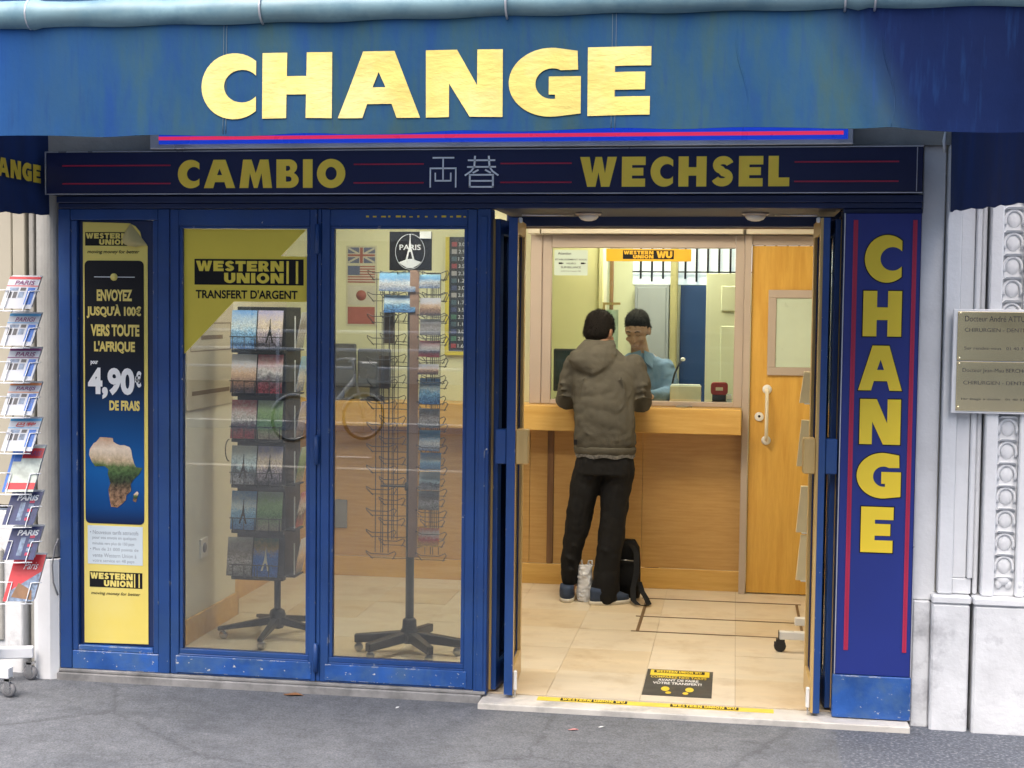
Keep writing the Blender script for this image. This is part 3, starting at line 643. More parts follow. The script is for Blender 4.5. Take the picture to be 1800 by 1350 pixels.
lD, pcD = fold((1.404, -.03), (1.396, .38), -1, None)
pcD('lock_block', .0, .058, .020, .068, 1.020, 1.168, m_blue, lD, .004); pcD('lock_block_inside', .0, .07, -.07, -.020, 1.020, 1.168, m_woodlight, lD, .004)
pcD('edge_strip', -.004, -.0005, -.008, .019, .012, 2.082, m_blue, lD, .001)
pcD('foot_bolt', .012, .034, -.036, -.020, .03, .115, m_whiteplastic, lD, .003); pcD('bolt_pin', .02, .026, -.031, -.025, .0, .029, m_metal, lD, 0)
pcD('top_bolt', .01, .04, -.036, -.020, 2.062, 2.085, m_whiteplastic, lD, .004)
part('bolt_rod', MB().tube([(.13, .02, 2.095), (.345, .10, 2.10)], .004, 6), m_metal, lB); part('bolt_rod', MB().tube([(1.37, .0, 2.092), (1.2, .08, 2.10)], .004, 6), m_metal, lD)
# downlights in the soffit
m_dome = mat('frosted_glass', (.75, .72, .65), .25, var=.05)
for x, lab in ((.392, 'frosted dome downlight in the soffit above the customer'), (1.121, 'frosted dome downlight in the soffit above the wooden door')):
    t = thing('downlight', lab, 'lamp', (x, .257, 2.12), group='downlights in the doorway soffit')
    part('rim', MB().lathe([(.058, 2.1205), (.060, 2.116), (.050, 2.110), (.044, 2.112)], (x, .257, 0), 24), m_taupe, t)
    part('glass_dome', MB().lathe([(.045, 2.1115), (.043, 2.102), (.034, 2.092), (.018, 2.0865), (.001, 2.085)], (x, .257, 0), 24), m_dome, t)
# ================================================================== POSTERS AND STICKERS
def wu_logo(parent, x0, x1, z0, z1, surf, m_b, m_t, wu=False):
    """black box with two lines of bold letters and upright bars"""
    put = MB(); put_loops(put, [[(x0, z0), (x1, z0), (x1, z1), (x0, z1)]], surf(0)); part('logo_box', put, m_b, parent)
    W, H = x1-x0, z1-z0; e = x0+W*(.82 if not wu else .60)
    write(parent, 'WESTERN', (x0+W*.015, e, z0+H*.53, z0+H*.93), surf(1), m_t, 'heavy', 'lettering', False, .10)
    write(parent, 'UNION', (x0+W*(.275 if not wu else .20), e, z0+H*.07, z0+H*.47), surf(1), m_t, 'heavy', 'lettering', False, .12)
    mb = MB()
    if wu: write(parent, 'WU', (x0+W*.66, x0+W*.97, z0+H*.12, z0+H*.9), surf(1), m_t, 'heavy', 'lettering', False, -.04)
    else:
        for a in (.845, .93): put_loops(mb, [[(x0+W*a, z0+H*.06), (x0+W*(a+.022), z0+H*.06), (x0+W*(a+.022), z0+H*.93), (x0+W*a, z0+H*.93)]], surf(1))
        part('logo_bar', mb, m_t, parent)
PS = lambda y, s=.0012: (lambda k: XZ(y-k*s))
ps = thing('tall_poster', 'tall yellow money transfer poster with map of a continent and curled corner', 'poster', (-1.73, .02, .13))
sheet = [(-1.884, .138), (-1.574, .144), (-1.574, 1.955), (-1.598, 1.975), (-1.610, 2.02), (-1.632, 2.045), (-1.66, 2.058), (-1.884, 2.064)]
part('sheet', MB().prism(sheet, .0235, .0245), m_posteryellow, ps)
curl = [[(-1.634+.0*t, .0235-.03*math.sin(t*2.2), 2.044-.0*t) for t in (0, .5, 1)]]
cg = []
for k in range(7):
    t = k/6; a = Vector((-1.648+.074*t*.0, 0, 0)); p0 = Vector((-1.655+.08*t, .023, 2.058-.098*t)); out = Vector((-.05-.02*math.sin(t*3.1), -.0, -.04)); 
    w_ = math.sin(t*math.pi)**.7
    cg.append([p0+out*w_*s+Vector((0, -.028*w_*math.sin(s*2.6), 0)) for s in (0, .25, .5, .75, 1)])
part('curled_corner', MB().sheet(cg), mat('poster_back', (.55, .45, .18), .6), ps)
m_ppan = bpy.data.materials.new('poster_night_sky_print'); _n, ns, ls, p = nodes(m_ppan)
g_ = N(ns, 'ShaderNodeNewGeometry'); s_ = N(ns, 'ShaderNodeSeparateXYZ'); ls.new(g_.outputs['Position'], s_.inputs[0])
mr = N(ns, 'ShaderNodeMapRange'); mr.inputs[1].default_value = .69; mr.inputs[2].default_value = 1.9; ls.new(s_.outputs[2], mr.inputs[0])
ls.new(ramp(ns, ls, mr.outputs[0], [(0, (.005, .012, .05)), (.06, (.004, .05, .19)), (.2, (.006, .10, .33)), (.38, (.005, .055, .18)), (.55, (.008, .014, .03)), (.7, (.012, .012, .014))]).outputs[0], p.inputs['Base Color']); p.inputs['Roughness'].default_value = .5; p.inputs['Specular IOR Level'].default_value = .2
part('dark_panel', MB().prism(rounded(-1.876, -1.592, .692, 1.890, .022), .0218, .0228), m_ppan, ps)
wu_logo(ps, -1.873, -1.625, 1.957, 2.018, PS(.0228), m_black, m_posteryellow)
write(ps, 'moving money for better', (-1.862, -1.612, 1.918, 1.938), XZ(.0222), m_black, 'sans', slant=.2, weight=.01)
part('glow_line', MB().box(-1.83, -1.635, .0205, .0215, 1.8145, 1.8175), m_whitegrey, ps)
part('sun_dot', MB().lathe([(.017, .0198), (.017, .0212)], (-1.734, 0, 1.816), 18, 'y'), m_posteryellow, ps)
m_ptxt = mat('poster_letter_yellow', (.75, .60, .16), .4, var=.03)
for txt, x0, x1, z0, z1, m in (('ENVOYEZ', -1.817, -1.647, 1.707, 1.760, m_ptxt), ("JUSQU'À 100€", -1.866, -1.604, 1.629, 1.692, m_ptxt), ('VERS TOUTE', -1.847, -1.613, 1.548, 1.602, m_ptxt), ("L'AFRIQUE", -1.831, -1.634, 1.470, 1.526, m_ptxt), ('pour', -1.848, -1.812, 1.415, 1.436, m_white), ('4,90', -1.861, -1.637, 1.262, 1.405, m_white), ('€', -1.634, -1.604, 1.318, 1.392, m_white), ('DE FRAIS', -1.758, -1.612, 1.211, 1.257, m_ptxt)):
    write(ps, txt, (x0, x1, z0, z1), XZ(.0206), m, 'sans', weight=.045)
AF = [(-17, 15), (-17, 21), (-13, 28), (-10, 30), (-6, 35.5), (2, 36.5), (10, 37), (11, 33.5), (15, 32), (20, 31), (25, 32), (32, 31), (34.5, 28), (37, 21), (40, 15), (43, 11.5), (51, 12), (48, 5), (42, -1.5), (39, -7), (40.5, -14), (35, -20), (35.5, -24), (32, -28.5), (26, -34), (18, -34.5), (15, -27), (12, -17), (13.5, -10), (9, -1), (9, 4), (4, 6.3), (-4, 5), (-8, 4.3), (-13, 9)]
def aff(lon, lat):
    u, v = (lon+17)/68, (lat+35)/72; c, s = math.cos(R(-8)), math.sin(R(-8)); u -= .5; v -= .5
    return (-1.735+(u*c-v*s*1.1)*.262, .925+(u*s*.9+v*c)*.315)
m_afr = picture('continent_print', [(0, (.30, .17, .09)), (.24, (.20, .12, .07)), (.36, (.035, .045, .02)), (.5, (.05, .10, .03)), (.60, (.10, .16, .05)), (.68, (.55, .42, .26)), (.85, (.74, .62, .48)), (1, (.55, .35, .22))], 5, .10, 2)
mb = MB(); put_loops(mb, [[aff(*q) for q in AF]], XZ(.0200)); part('continent', mb, m_afr, ps)
mb = MB(); put_loops(mb, [[aff(*q) for q in [(44, -24), (48, -25), (50, -15), (48, -13), (44, -17)]]], XZ(.0200)); part('island', mb, m_afr, ps)
m_fadeblue = mat('pale_text_panel', (.62, .70, .74), .45, var=.04)
part('text_panel', MB().box(-1.866, -1.60, .0222, .0232, .505, .682), m_fadeblue, ps)
m_greytxt = mat('grey_print', (.28, .32, .36), .5, var=.1)
for i, txt in enumerate(('• Nouveaux tarifs attractifs', 'pour vos envois en quelques', 'minutes vers plus de 150 pays', '• Plus de 21 000 points de', 'vente Western Union à', 'votre service en 48 pays')):
    z = .655-i*.0265; write(ps, txt, (-1.855+(0 if txt[0] == '•' else .012), -1.62-.01*(i % 3), z-.012, z+.006), XZ(.0216), m_greytxt, 'sans')
wu_logo(ps, -1.858, -1.602, .398, .470, PS(.0228), m_black, m_posteryellow)
write(ps, 'moving money for better', (-1.85, -1.612, .360, .378), XZ(.0222), m_black, 'sans', slant=.2, weight=.01)
# yellow sticker on the first pane
st = thing('window_sticker', 'yellow diagonal money transfer sticker filling the top of the first glass pane', 'sticker', (-1.12, .025, 1.47))
m_stick = mat('window_sticker_yellow', (.86, .67, .07), .4, var=.05, scale=2)
part('yellow_sheet', MB().prism([(-1.401, 1.474), (-1.168, 1.711), (-.829, 1.713), (-.829, 1.912), (-.951, 1.914), (-.835, 2.031), (-1.401, 2.034)], .0235, .0255), m_stick, st)
wu_logo(st, -1.352, -.845, 1.785, 1.900, PS(.0230), m_black, m_stick)
write(st, "TRANSFERT D'ARGENT", (-1.346, -.872, 1.724, 1.763), XZ(.0222), m_black, 'sans', weight=.025)
# bits along the pane tops
sm = thing('letter_strip', 'thin row of yellow letter tops on the head rail of the second pane', 'sticker', (-.45, -.001, 2.083))
for i in range(14):
    x = -.56+i*.034+random.uniform(-.006, .006); part('letter_top', MB().box(x, x+random.uniform(.008, .022), -.0015, .0005, 2.084, 2.084+random.uniform(.004, .009)), m_yellow, sm)
# floor stickers
fsx = thing('floor_sticker', 'dark floor sticker with yellow heading and two yellow footprints', 'sticker', (.82, .37, 0))
part('mat_sheet', MB().box(.668, .973, .150, .602, .0012, .0022), mat('dark_grey_vinyl', (.035, .033, .032), .5, var=.2, scale=12, chips=(1, 1, 1), chipscale=30, chiplo=.74), fsx)
FLR = lambda z: (lambda u, v: (u, v, z))
mb = MB(); put_loops(mb, [[(.684, .49), (.957, .49), (.957, .590), (.684, .590)]], FLR(.0030)); part('heading_band', mb, m_yellow, fsx)
mb = MB(); put_loops(mb, [[(.70, .535), (.935, .535), (.935, .583), (.70, .583)]], FLR(.0036)); part('heading_box', mb, m_black, fsx)
write(fsx, 'WESTERN UNION WU', (.71, .92, .54, .578), FLR(.0042), m_yellow, 'heavy', track=.12)
write(fsx, 'COMPAREZ NOS TARIFS', (.69, .945, .445, .482), FLR(.0032), m_yellow, 'sans', weight=.02)
write(fsx, 'AVANT DE FAIRE', (.725, .91, .392, .432), FLR(.0032), m_white, 'sans', weight=.03); write(fsx, 'VOTRE TRANSFERT!', (.705, .925, .338, .378), FLR(.0032), m_white, 'sans', weight=.03)
for sx, cx in ((-1, .778), (1, .862)):
    lp = [(cx+sx*.012+.019*math.cos(R(q)), .262+.038*math.sin(R(q))) for q in range(0, 360, 20)]; lp2 = [(cx-sx*.004+.013*math.cos(R(q)), .200+.020*math.sin(R(q))) for q in range(0, 360, 24)]
    mb = MB(); put_loops(mb, [lp], FLR(.0032)); put_loops(mb, [lp2], FLR(.0032)); part('footprint', mb, m_yellow, fsx)
ts = thing('threshold_sticker', 'long yellow strip with two black logos stuck along the door threshold', 'sticker', (.73, .02, 0))
part('yellow_strip', MB().box(.223, 1.237, -.012, .045, -.0035, -.0022), mat('scuffed_yellow_tape', (.78, .58, .07), .45, var=.1, scale=9), ts)
for x0 in (.325, .80):
    mb = MB(); put_loops(mb, [[(x0, -.004), (x0+.29, -.004), (x0+.29, .038), (x0, .038)]], FLR(-.0014)); part('logo_box', mb, m_black, ts)
    write(ts, 'WESTERN UNION WU', (x0+.008, x0+.28, .0, .034), FLR(-.0006), m_yellow, 'heavy', track=.12)

# ================================================================== COUNTER, SCREEN, INNER DOOR
ct = thing('counter', 'long honey coloured wooden service counter with overhanging ledge', 'counter', (-.3, 2.56, 0))
m_cpanel = wood('oak_veneer_panel', (.56, .34, .12), (.47, .265, .08), 'x', scale=2)
for x0, x1 in ((-1.765, -.98), (-.978, -.195), (-.193, -.085), (-.045, .50), (.502, 1.098)):
    part('front_panel', MB().box(x0, x1, 2.568, 2.60, .126, 1.0), m_cpanel, ct, .001)
part('upright_strip', MB().box(-.084, -.046, 2.560, 2.60, .126, 1.0), m_woodbrown, ct, .002)
part('baseboard', MB().box(-1.765, 1.098, 2.550, 2.567, .0, .125), m_woodh, ct, .003)
part('ledge', MB().box(-1.765, 1.09, 2.35, 2.62, .968, 1.120), m_woodh, ct, .005)
part('desk_top', MB().box(-.2, 1.09, 2.62, 3.05, 1.06, 1.118), m_woodh, ct, .004)
part('air_vent', MB().box(-1.44, -1.36, 2.556, 2.5675, .30, .48), m_rubber, ct, .003)
cw = thing('counter_screen', 'glazed security screen in a taupe metal frame above the counter', 'screen', (.48, 2.52, 1.12))
F = lambda n, mb, m=m_taupe, b=.003, pr=cw: part(n, mb, m, pr, b)
F('post', MB().box(-.195, -.125, 2.495, 2.56, 1.121, 2.15)); F('post', MB().box(1.092, 1.132, 2.485, 2.56, .0, 2.15)); F('post', MB().box(1.038, 1.0915, 2.50, 2.56, 1.121, 2.15))
F('stile', MB().box(-.124, -.066, 2.505, 2.55, 1.121, 2.15))
F('head_rail', MB().box(-.0655, 1.0375, 2.50, 2.555, 2.072, 2.15)); F('sill_rail', MB().box(-.0655, 1.0375, 2.50, 2.56, 1.121, 1.150), m_taupe)
F('pane', MB().box(-.065, .30, 2.522, 2.530, 1.151, 2.071), glass('security_glass', (.90, .96, .93), 1.36), 0)
F('sliding_pane', MB().box(.27, 1.037, 2.536, 2.544, 1.165, 2.071), MATS.get('x') or glass('security_glass_thick', (.88, .94, .93), 1.36), 0)
F('money_tray', MB().box(.70, .80, 2.44, 2.50, 1.121, 1.128), m_metal)
F('sign_box', MB().box(-.20, -.128, 2.40, 2.45, 2.152, 2.195).box(-.118, 1.080, 2.40, 2.45, 2.152, 2.182).box(-.118, -.095, 2.40, 2.45, 2.182, 2.21).box(1.056, 1.080, 2.40, 2.45, 2.182, 2.21), mat('cream_profile', (.58, .53, .42), .4, var=.04), .002)
F('sign_box', MB().box(1.098, 1.70, 2.40, 2.45, 2.152, 2.182).box(1.098, 1.118, 2.40, 2.45, 2.182, 2.21), MATS['cream_profile'], .002)
F('sign_face', MB().box(-.094, 1.055, 2.415, 2.445, 2.183, 2.40).box(1.119, 1.70, 2.415, 2.445, 2.183, 2.40), mat('purple_black_face', (.03, .022, .045), .3), 0)
idr = thing('inner_door', 'honey wood staff door with small framed window and long pull handle', 'door', (1.4, 2.53, 0))
part('door_panel', MB().box(1.136, 1.715, 2.515, 2.56, .008, 2.088), m_woodv, idr, .002)
part('head_frame', MB().box(1.133, 1.715, 2.505, 2.56, 2.092, 2.15), m_taupe, idr, .003)
wf = part('window_frame', MB().box(1.235, 1.60, 2.500, 2.514, 1.320, 1.368).box(1.235, 1.60, 2.500, 2.514, 1.780, 1.828).box(1.235, 1.282, 2.500, 2.514, 1.3685, 1.7795).box(1.55, 1.60, 2.500, 2.514, 1.3685, 1.7795), m_taupe, idr, .002)
part('window_pane', MB().box(1.283, 1.549, 2.508, 2.513, 1.369, 1.779), mat('mint_frosted_glass', (.55, .64, .50), .3, var=.05), wf)
part('pull_handle', MB().tube([(1.237, 2.512, 1.235), (1.237, 2.47, 1.225), (1.237, 2.455, 1.20), (1.238, 2.455, .965), (1.239, 2.47, .938), (1.240, 2.512, .930)], .011, 10), mat('cream_nylon', (.72, .66, .52), .35), idr)
for z in (1.235, .930): part('handle_rose', MB().lathe([(.028, 2.5145), (.028, 2.508), (.016, 2.504)], (1.238, 0, z), 18, 'y'), m_whiteplastic, idr)
part('lock_rose', MB().lathe([(.028, 2.5145), (.026, 2.506), (.022, 2.505)], (1.195, 0, 1.070), 18, 'y'), m_whiteplastic, idr); part('key_hole', MB().lathe([(.008, 2.505), (.008, 2.503)], (1.195, 0, 1.073), 10, 'y'), m_black, idr)
wsg = thing('screen_sign', 'orange yellow logo plate across the top of the counter glass', 'sign', (.52, 2.5, 1.99))
part('plate', MB().box(.266, .776, 2.488, 2.496, 1.992, 2.066), mat('orange_yellow_plate', (.80, .46, .02), .35, var=.03), wsg, .001)
wu_logo(wsg, .367, .672, 2.005, 2.058, PS(.4870, 0) if False else (lambda k: XZ(2.4868-k*.0012)), m_black, MATS['orange_yellow_plate'], True)
nt_ = thing('camera_notice', 'pale green paper notice about video surveillance on the counter glass', 'notice', (.05, 2.5, 1.9))
part('sheet', MB().box(-.052, .152, 2.512, 2.514, 1.905, 2.058), mat('pale_green_paper', (.55, .66, .58), .5, var=.03), nt_)
for txt, x0, x1, z0, z1 in (('Attention', -.03, .05, 2.030, 2.046), ('ÉTABLISSEMENT SOUS', -.045, .145, 1.996, 2.008), ('VIDÉO', .02, .08, 1.972, 1.984), ('SURVEILLANCE', -.01, .11, 1.948, 1.960), ('loi 95-73 du 21 janvier 1995', -.01, .11, 1.926, 1.934)): write(nt_, txt, (x0, x1, z0, z1), XZ(2.5112), m_black, 'sans', weight=.01)
for x in (-.025, .11): part('camera_symbol', MB().box(x, x+.022, 2.5108, 2.5116, 1.973, 1.983).box(x+.023, x+.029, 2.5108, 2.5116, 1.975, 1.981), m_black, nt_)

# ---- behind the counter glass
m_greydoor = mat('grey_cabinet', (.30, .33, .36), .5, var=.05); m_navydoor = mat('navy_door', (.012, .045, .15), .4, var=.1); m_olive = mat('olive_post', (.36, .33, .16), .5, var=.06); m_creamdoor = mat('pale_green_door', (.58, .60, .44), .5, var=.03)
og = thing('office_cabinet', 'tall grey cabinet standing behind the clerk', 'cabinet', (.44, 4.2, 0)); part('carcass', MB().box(.325, .57, 4.12, 4.25, 0, 1.885), m_greydoor, og, .003); part('door', MB().box(.345, .55, 4.108, 4.1195, .05, 1.865), m_greydoor, og, .004); part('handle', MB().box(.53, .54, 4.09, 4.108, 1.2, 1.35), m_metal, og)
op = thing('office_post', 'olive painted upright post behind the clerk screen', 'post', (.6, 4.1, 0)); part('shaft', MB().box(.582, .634, 4.05, 4.12, 0, 2.62), m_olive, op, .003); part('fillet', MB().box(.592, .624, 4.044, 4.0495, 0, 2.62), m_olive, op, .002)
on = thing('navy_door', 'dark navy door between the olive post and pale panelled door', 'door', (.74, 4.2, 0)); part('door_panel', MB().box(.65, .86, 4.17, 4.22, 0, 1.885), m_navydoor, on, .003); part('door_handle', MB().tube([(.69, 4.17, 1.08), (.69, 4.12, 1.08), (.74, 4.12, 1.08)], .008, 8), m_metal, on)
ow = thing('barred_window', 'glowing strip with dark upright bars high in the back office', 'window', (.75, 4.22, 1.89))
part('lit_pane', MB().box(.30, 1.6, 4.235, 4.245, 1.89, 2.3), emis('glowing_pane', (.75, .88, 1.0), .22), ow)  # pale pane that glows on its own behind the bars
for i in range(16): part('bar', MB().tube([(.36+i*.08, 4.20, 1.93-.02*(i % 2)), (.36+i*.08, 4.20, 2.3)], .008, 6), m_blackm, ow)
part('cross_bar', MB().box(.30, 1.6, 4.195, 4.205, 1.975, 1.985), m_blackm, ow)
oc = thing('panelled_door', 'pale green panelled door seen through the counter glass near its edge', 'door', (1.1, 3.6, 0))
part('door_slab', MB().box(.845, 1.5, 3.6, 3.64, 0, 1.955), m_creamdoor, oc, .003)
for z0, z1 in ((.2, .75), (.85, 1.60), (1.70, 1.87)): part('sunk_panel', MB().box(.945, 1.055, 3.590, 3.5995, z0, z1), m_creamdoor, oc, .006); part('sunk_panel', MB().box(1.12, 1.40, 3.590, 3.5995, z0, z1), m_creamdoor, oc, .006)
oy = thing('pale_partition', 'pale yellow partition with upright post left of the clerk', 'partition', (0, 3.4, 0))
m_paleyel = mat('pale_yellow_paint', (.78, .75, .44), .55, var=.03)
part('panel', MB().box(-.6, .135, 3.4, 3.44, 0, 2.6), m_paleyel, oy); part('post', MB().box(.136, .165, 3.38, 3.45, 0, 2.6), m_paleyel, oy, .003); part('return_panel', MB().box(.15, .16, 3.45, 3.9, 0, 2.6), m_cream, oy); part('dark_edge', MB().box(.165, .19, 3.88, 3.92, 0, 2.05), m_woodbrown, oy)
mo = thing('office_monitor', 'dark computer monitor behind the glass beside the customer', 'monitor', (.02, 2.85, 1.12))
scr = part('screen', MB().box(-.09, .15, 2.83, 2.87, 1.18, 1.45), m_blackrub, mo, .006); part('stand', MB().box(.0, .06, 2.84, 2.86, 1.13, 1.18), m_blackrub, mo); part('foot', MB().box(-.06, .12, 2.78, 2.92, 1.119, 1.13), m_blackrub, mo, .003)
part('display', MB().box(-.075, .135, 2.826, 2.8295, 1.195, 1.435), mat('dark_display', (.02, .035, .04), .15), scr)
pb = thing('paper_holder', 'cream box of paper slips on the counter behind the glass', 'holder', (.745, 2.75, 1.12)); part('box', MB().box(.653, .842, 2.70, 2.80, 1.119, 1.235), mat('cream_card', (.70, .66, .46), .6), pb, .003); part('paper', MB().box(.660, .835, 2.71, 2.79, 1.2351, 1.243), m_paper, pb)
mi = thing('gooseneck_microphone', 'black gooseneck microphone with pale tip behind the glass', 'microphone', (.655, 2.9, 1.12)); part('foot', MB().lathe([(.03, 1.119), (.03, 1.13), (.01, 1.14)], (.655, 2.88, 0), 14), m_blackrub, mi); part('neck', MB().tube([(.655, 2.88, 1.13), (.655, 2.88, 1.22), (.672, 2.87, 1.30), (.70, 2.85, 1.365), (.715, 2.84, 1.385)], .006, 8), m_blackrub, mi); part('tip', MB().ell((.724, 2.835, 1.395), (.016, .014, .012), 12, 8), m_whiteplastic, mi)
hp = thing('hole_punch', 'dark red hole punch on the counter behind the glass', 'hole punch', (.955, 2.72, 1.12)); part('base', MB().box(.908, 1.00, 2.68, 2.76, 1.119, 1.145), m_blackrub, hp, .003); part('body', MB().box(.912, .996, 2.70, 2.74, 1.146, 1.19), m_blackrub, hp, .004)
part('lever', MB().prism(rounded(.902, 1.006, 1.185, 1.262, .02), 2.69, 2.76), mat('dark_red_plastic', (.30, .03, .02), .35), hp, .004); part('label_slot', MB().box(.932, .976, 2.686, 2.6895, 1.212, 1.232), mat('cream_card2', (.6, .5, .35), .5), hp)
bx = thing('card_box', 'small blue and white box beside the red hole punch', 'box', (1.015, 2.68, 1.12)); part('carton', MB().box(1.0, 1.03, 2.64, 2.70, 1.119, 1.19), mat('blue_white_carton', (.35, .5, .6), .5, var=.4, scale=30), bx, .002); part('flap', MB().box(1.0, 1.03, 2.637, 2.6395, 1.165, 1.19), m_paper, bx)
lf_ = thing('leaflet_frame', 'small wooden frame with pale leaflets leaning on the counter glass', 'leaflets', (.28, 2.75, 1.45)); part('frame', MB().box(.225, .24, 2.74, 2.76, 1.30, 1.745).box(.24, .335, 2.74, 2.76, 1.73, 1.745), m_woodlight, lf_); part('sheet', MB().sheet([[(.245+.08*s, 2.735-.02*math.sin(s*3), z) for s in (0, .3, .6, 1)] for z in (1.32, 1.5, 1.70)]), mat('pale_green_leaflet', (.55, .62, .45), .5, var=.2, scale=14), lf_); part('clip', MB().tube([(.285, 2.745, 1.119), (.285, 2.745, 1.32)], .005, 6), m_metal, lf_)
pp = thing('counter_papers', 'loose white papers lying by the clerk behind the glass', 'papers', (.85, 2.66, 1.12)); part('sheet', MB().box(.80, .93, 2.60, 2.68, 1.1195, 1.124), m_paper, pp); part('sheet', MB().box(.84, .95, 2.58, 2.66, 1.1245, 1.127), mat('green_slip', (.5, .62, .45), .5), pp)
# ---- left half of the counter
fg = thing('flag_poster', 'poster of four national flags on the pale green wall', 'poster', (-1.29, 2.61, 1.59)); fy = 2.6145
part('sheet', MB().box(-1.39, -1.19, 2.616, 2.6195, 1.58, 2.085), mat('yellowed_paper', (.56, .57, .43), .5), fg)
def fb(n, x0, x1, z0, z1, m, k=0): part(n, MB().box(x0, x1, fy-k*.001, fy+.001-k*.001, z0, z1), m, fg)
m_fb = mat('flag_blue', (.10, .13, .24), .5); m_fr = mat('flag_red', (.33, .10, .08), .5); m_fw = mat('flag_white', (.52, .52, .45), .5)
fb('flag', -1.378, -1.202, 1.975, 2.073, m_fb); fb('flag_cross', -1.305, -1.275, 1.975, 2.073, m_fw, 1); fb('flag_cross', -1.378, -1.202, 2.012, 2.036, m_fw, 2); fb('flag_cross', -1.299, -1.281, 1.975, 2.073, m_fr, 3); fb('flag_cross', -1.378, -1.202, 2.018, 2.030, m_fr, 4)
mb = MB(); put_loops(mb, [stroke([(-1.375, 1.979), (-1.205, 2.069)], .006)], XZ(fy-.0007)); put_loops(mb, [stroke([(-1.375, 2.069), (-1.205, 1.979)], .006)], XZ(fy-.0007)); part('flag_diagonal', mb, m_fw, fg)
fb('flag', -1.378, -1.202, 1.852, 1.958, m_fw)
for i in range(7): fb('flag_stripe', -1.378, -1.202, 1.852+i*.01630, 1.860+i*.01630, m_fr, 1)
fb('flag_canton', -1.378, -1.30, 1.90, 1.958, m_fb, 2)
fb('flag', -1.378, -1.202, 1.712, 1.835, m_fw); part('flag_disc', MB().lathe([(.033, fy-.001), (.033, fy)], (-1.29, 0, 1.772), 20, 'y'), m_fr, fg); fb('flag', -1.378, -1.202, 1.592, 1.70, m_fr)
rb = thing('rate_board', 'dark exchange rate board with yellow edge and rows of small figures', 'board', (-.52, 2.6, 1.43))
part('panel', MB().box(-.72, -.30, 2.590, 2.6195, 1.43, 2.14), mat('rate_board_black', (.012, .016, .02), .3), rb, .002); part('border', MB().box(-.745, -.7205, 2.588, 2.6195, 1.405, 2.14).box(-.7205, -.30, 2.588, 2.6195, 1.405, 1.4295), mat('lime_yellow', (.6, .52, .03), .4), rb)
fcols = [(.30, .04, .04), (.04, .06, .16), (.35, .35, .36), (.05, .16, .10), (.05, .10, .13)]
fm = [mat('rate_flag_%d' % i, c, .5) for i, c in enumerate(fcols)]
for i in range(15):
    z = 1.45+i*.045; part('rate_flag', MB().box(-.705, -.672, 2.5875, 2.5895, z, z+.028), fm[(i*3+i//4) % 5], rb)
    for x in (-.662, -.58, -.48, -.39): write(rb, '%d.%03d' % (1+(i*7) % 3, (i*173+int(-x*1000)) % 999), (x, x+.075, z+.003, z+.025), XZ(2.5885), m_whitegrey, 'sans', 'rate_figures')
for n, (x0, x1, z1, lab) in enumerate(((-1.50, -1.285, 1.47, 'grey monitor back on the counter nearest the cream pier'), (-1.27, -1.06, 1.44, 'grey monitor back on the counter under the flag poster edge'))):
    t = thing('till_monitor', lab, 'monitor', ((x0+x1)/2, 2.5, 1.12), group='grey monitors on the counter')
    m_mon = mat('grey_plastic', (.10, .105, .115), .5, var=.1)
    part('screen_back', MB().box(x0, x1, 2.46, 2.50, 1.20, z1), m_mon, t, .008); part('stand', MB().box((x0+x1)/2-.03, (x0+x1)/2+.03, 2.48, 2.50, 1.13, 1.20), m_mon, t); part('foot', MB().box(x0+.03, x1-.03, 2.42, 2.56, 1.121, 1.13), m_mon, t, .003)
kb = thing('card_terminal', 'small dark card terminal on the counter behind the wire rack', 'terminal', (-1.15, 2.42, 1.12)); part('body', MB().box(-1.19, -1.10, 2.38, 2.46, 1.121, 1.15), m_blackrub, kb, .005); part('keypad', MB().box(-1.18, -1.11, 2.385, 2.42, 1.1505, 1.153), m_rubber, kb)
wn = thing('wall_notice', 'beige framed rate notice on the cream pier behind the first pane', 'notice', (-1.63, .75, 1.2))
part('board', MB().box(-1.6395, -1.630, .62, 1.26, 1.17, 1.78), mat('beige_board', (.50, .44, .33), .5, var=.06), wn, .002); part('frame_line', MB().box(-1.6298, -1.6290, .66, 1.22, 1.46, 1.466).box(-1.6298, -1.6290, .66, 1.22, 1.60, 1.606).box(-1.6298, -1.6290, .66, .666, 1.466, 1.60).box(-1.6298, -1.6290, 1.214, 1.22, 1.466, 1.60), m_trim, wn)
for z, a, b in ((1.52, .8, 1.1), (1.24, .68, 1.2), (1.68, .75, 1.1)): part('text_line', MB().box(-1.6296, -1.6288, a, b, z, z+.022), m_trim, wn)
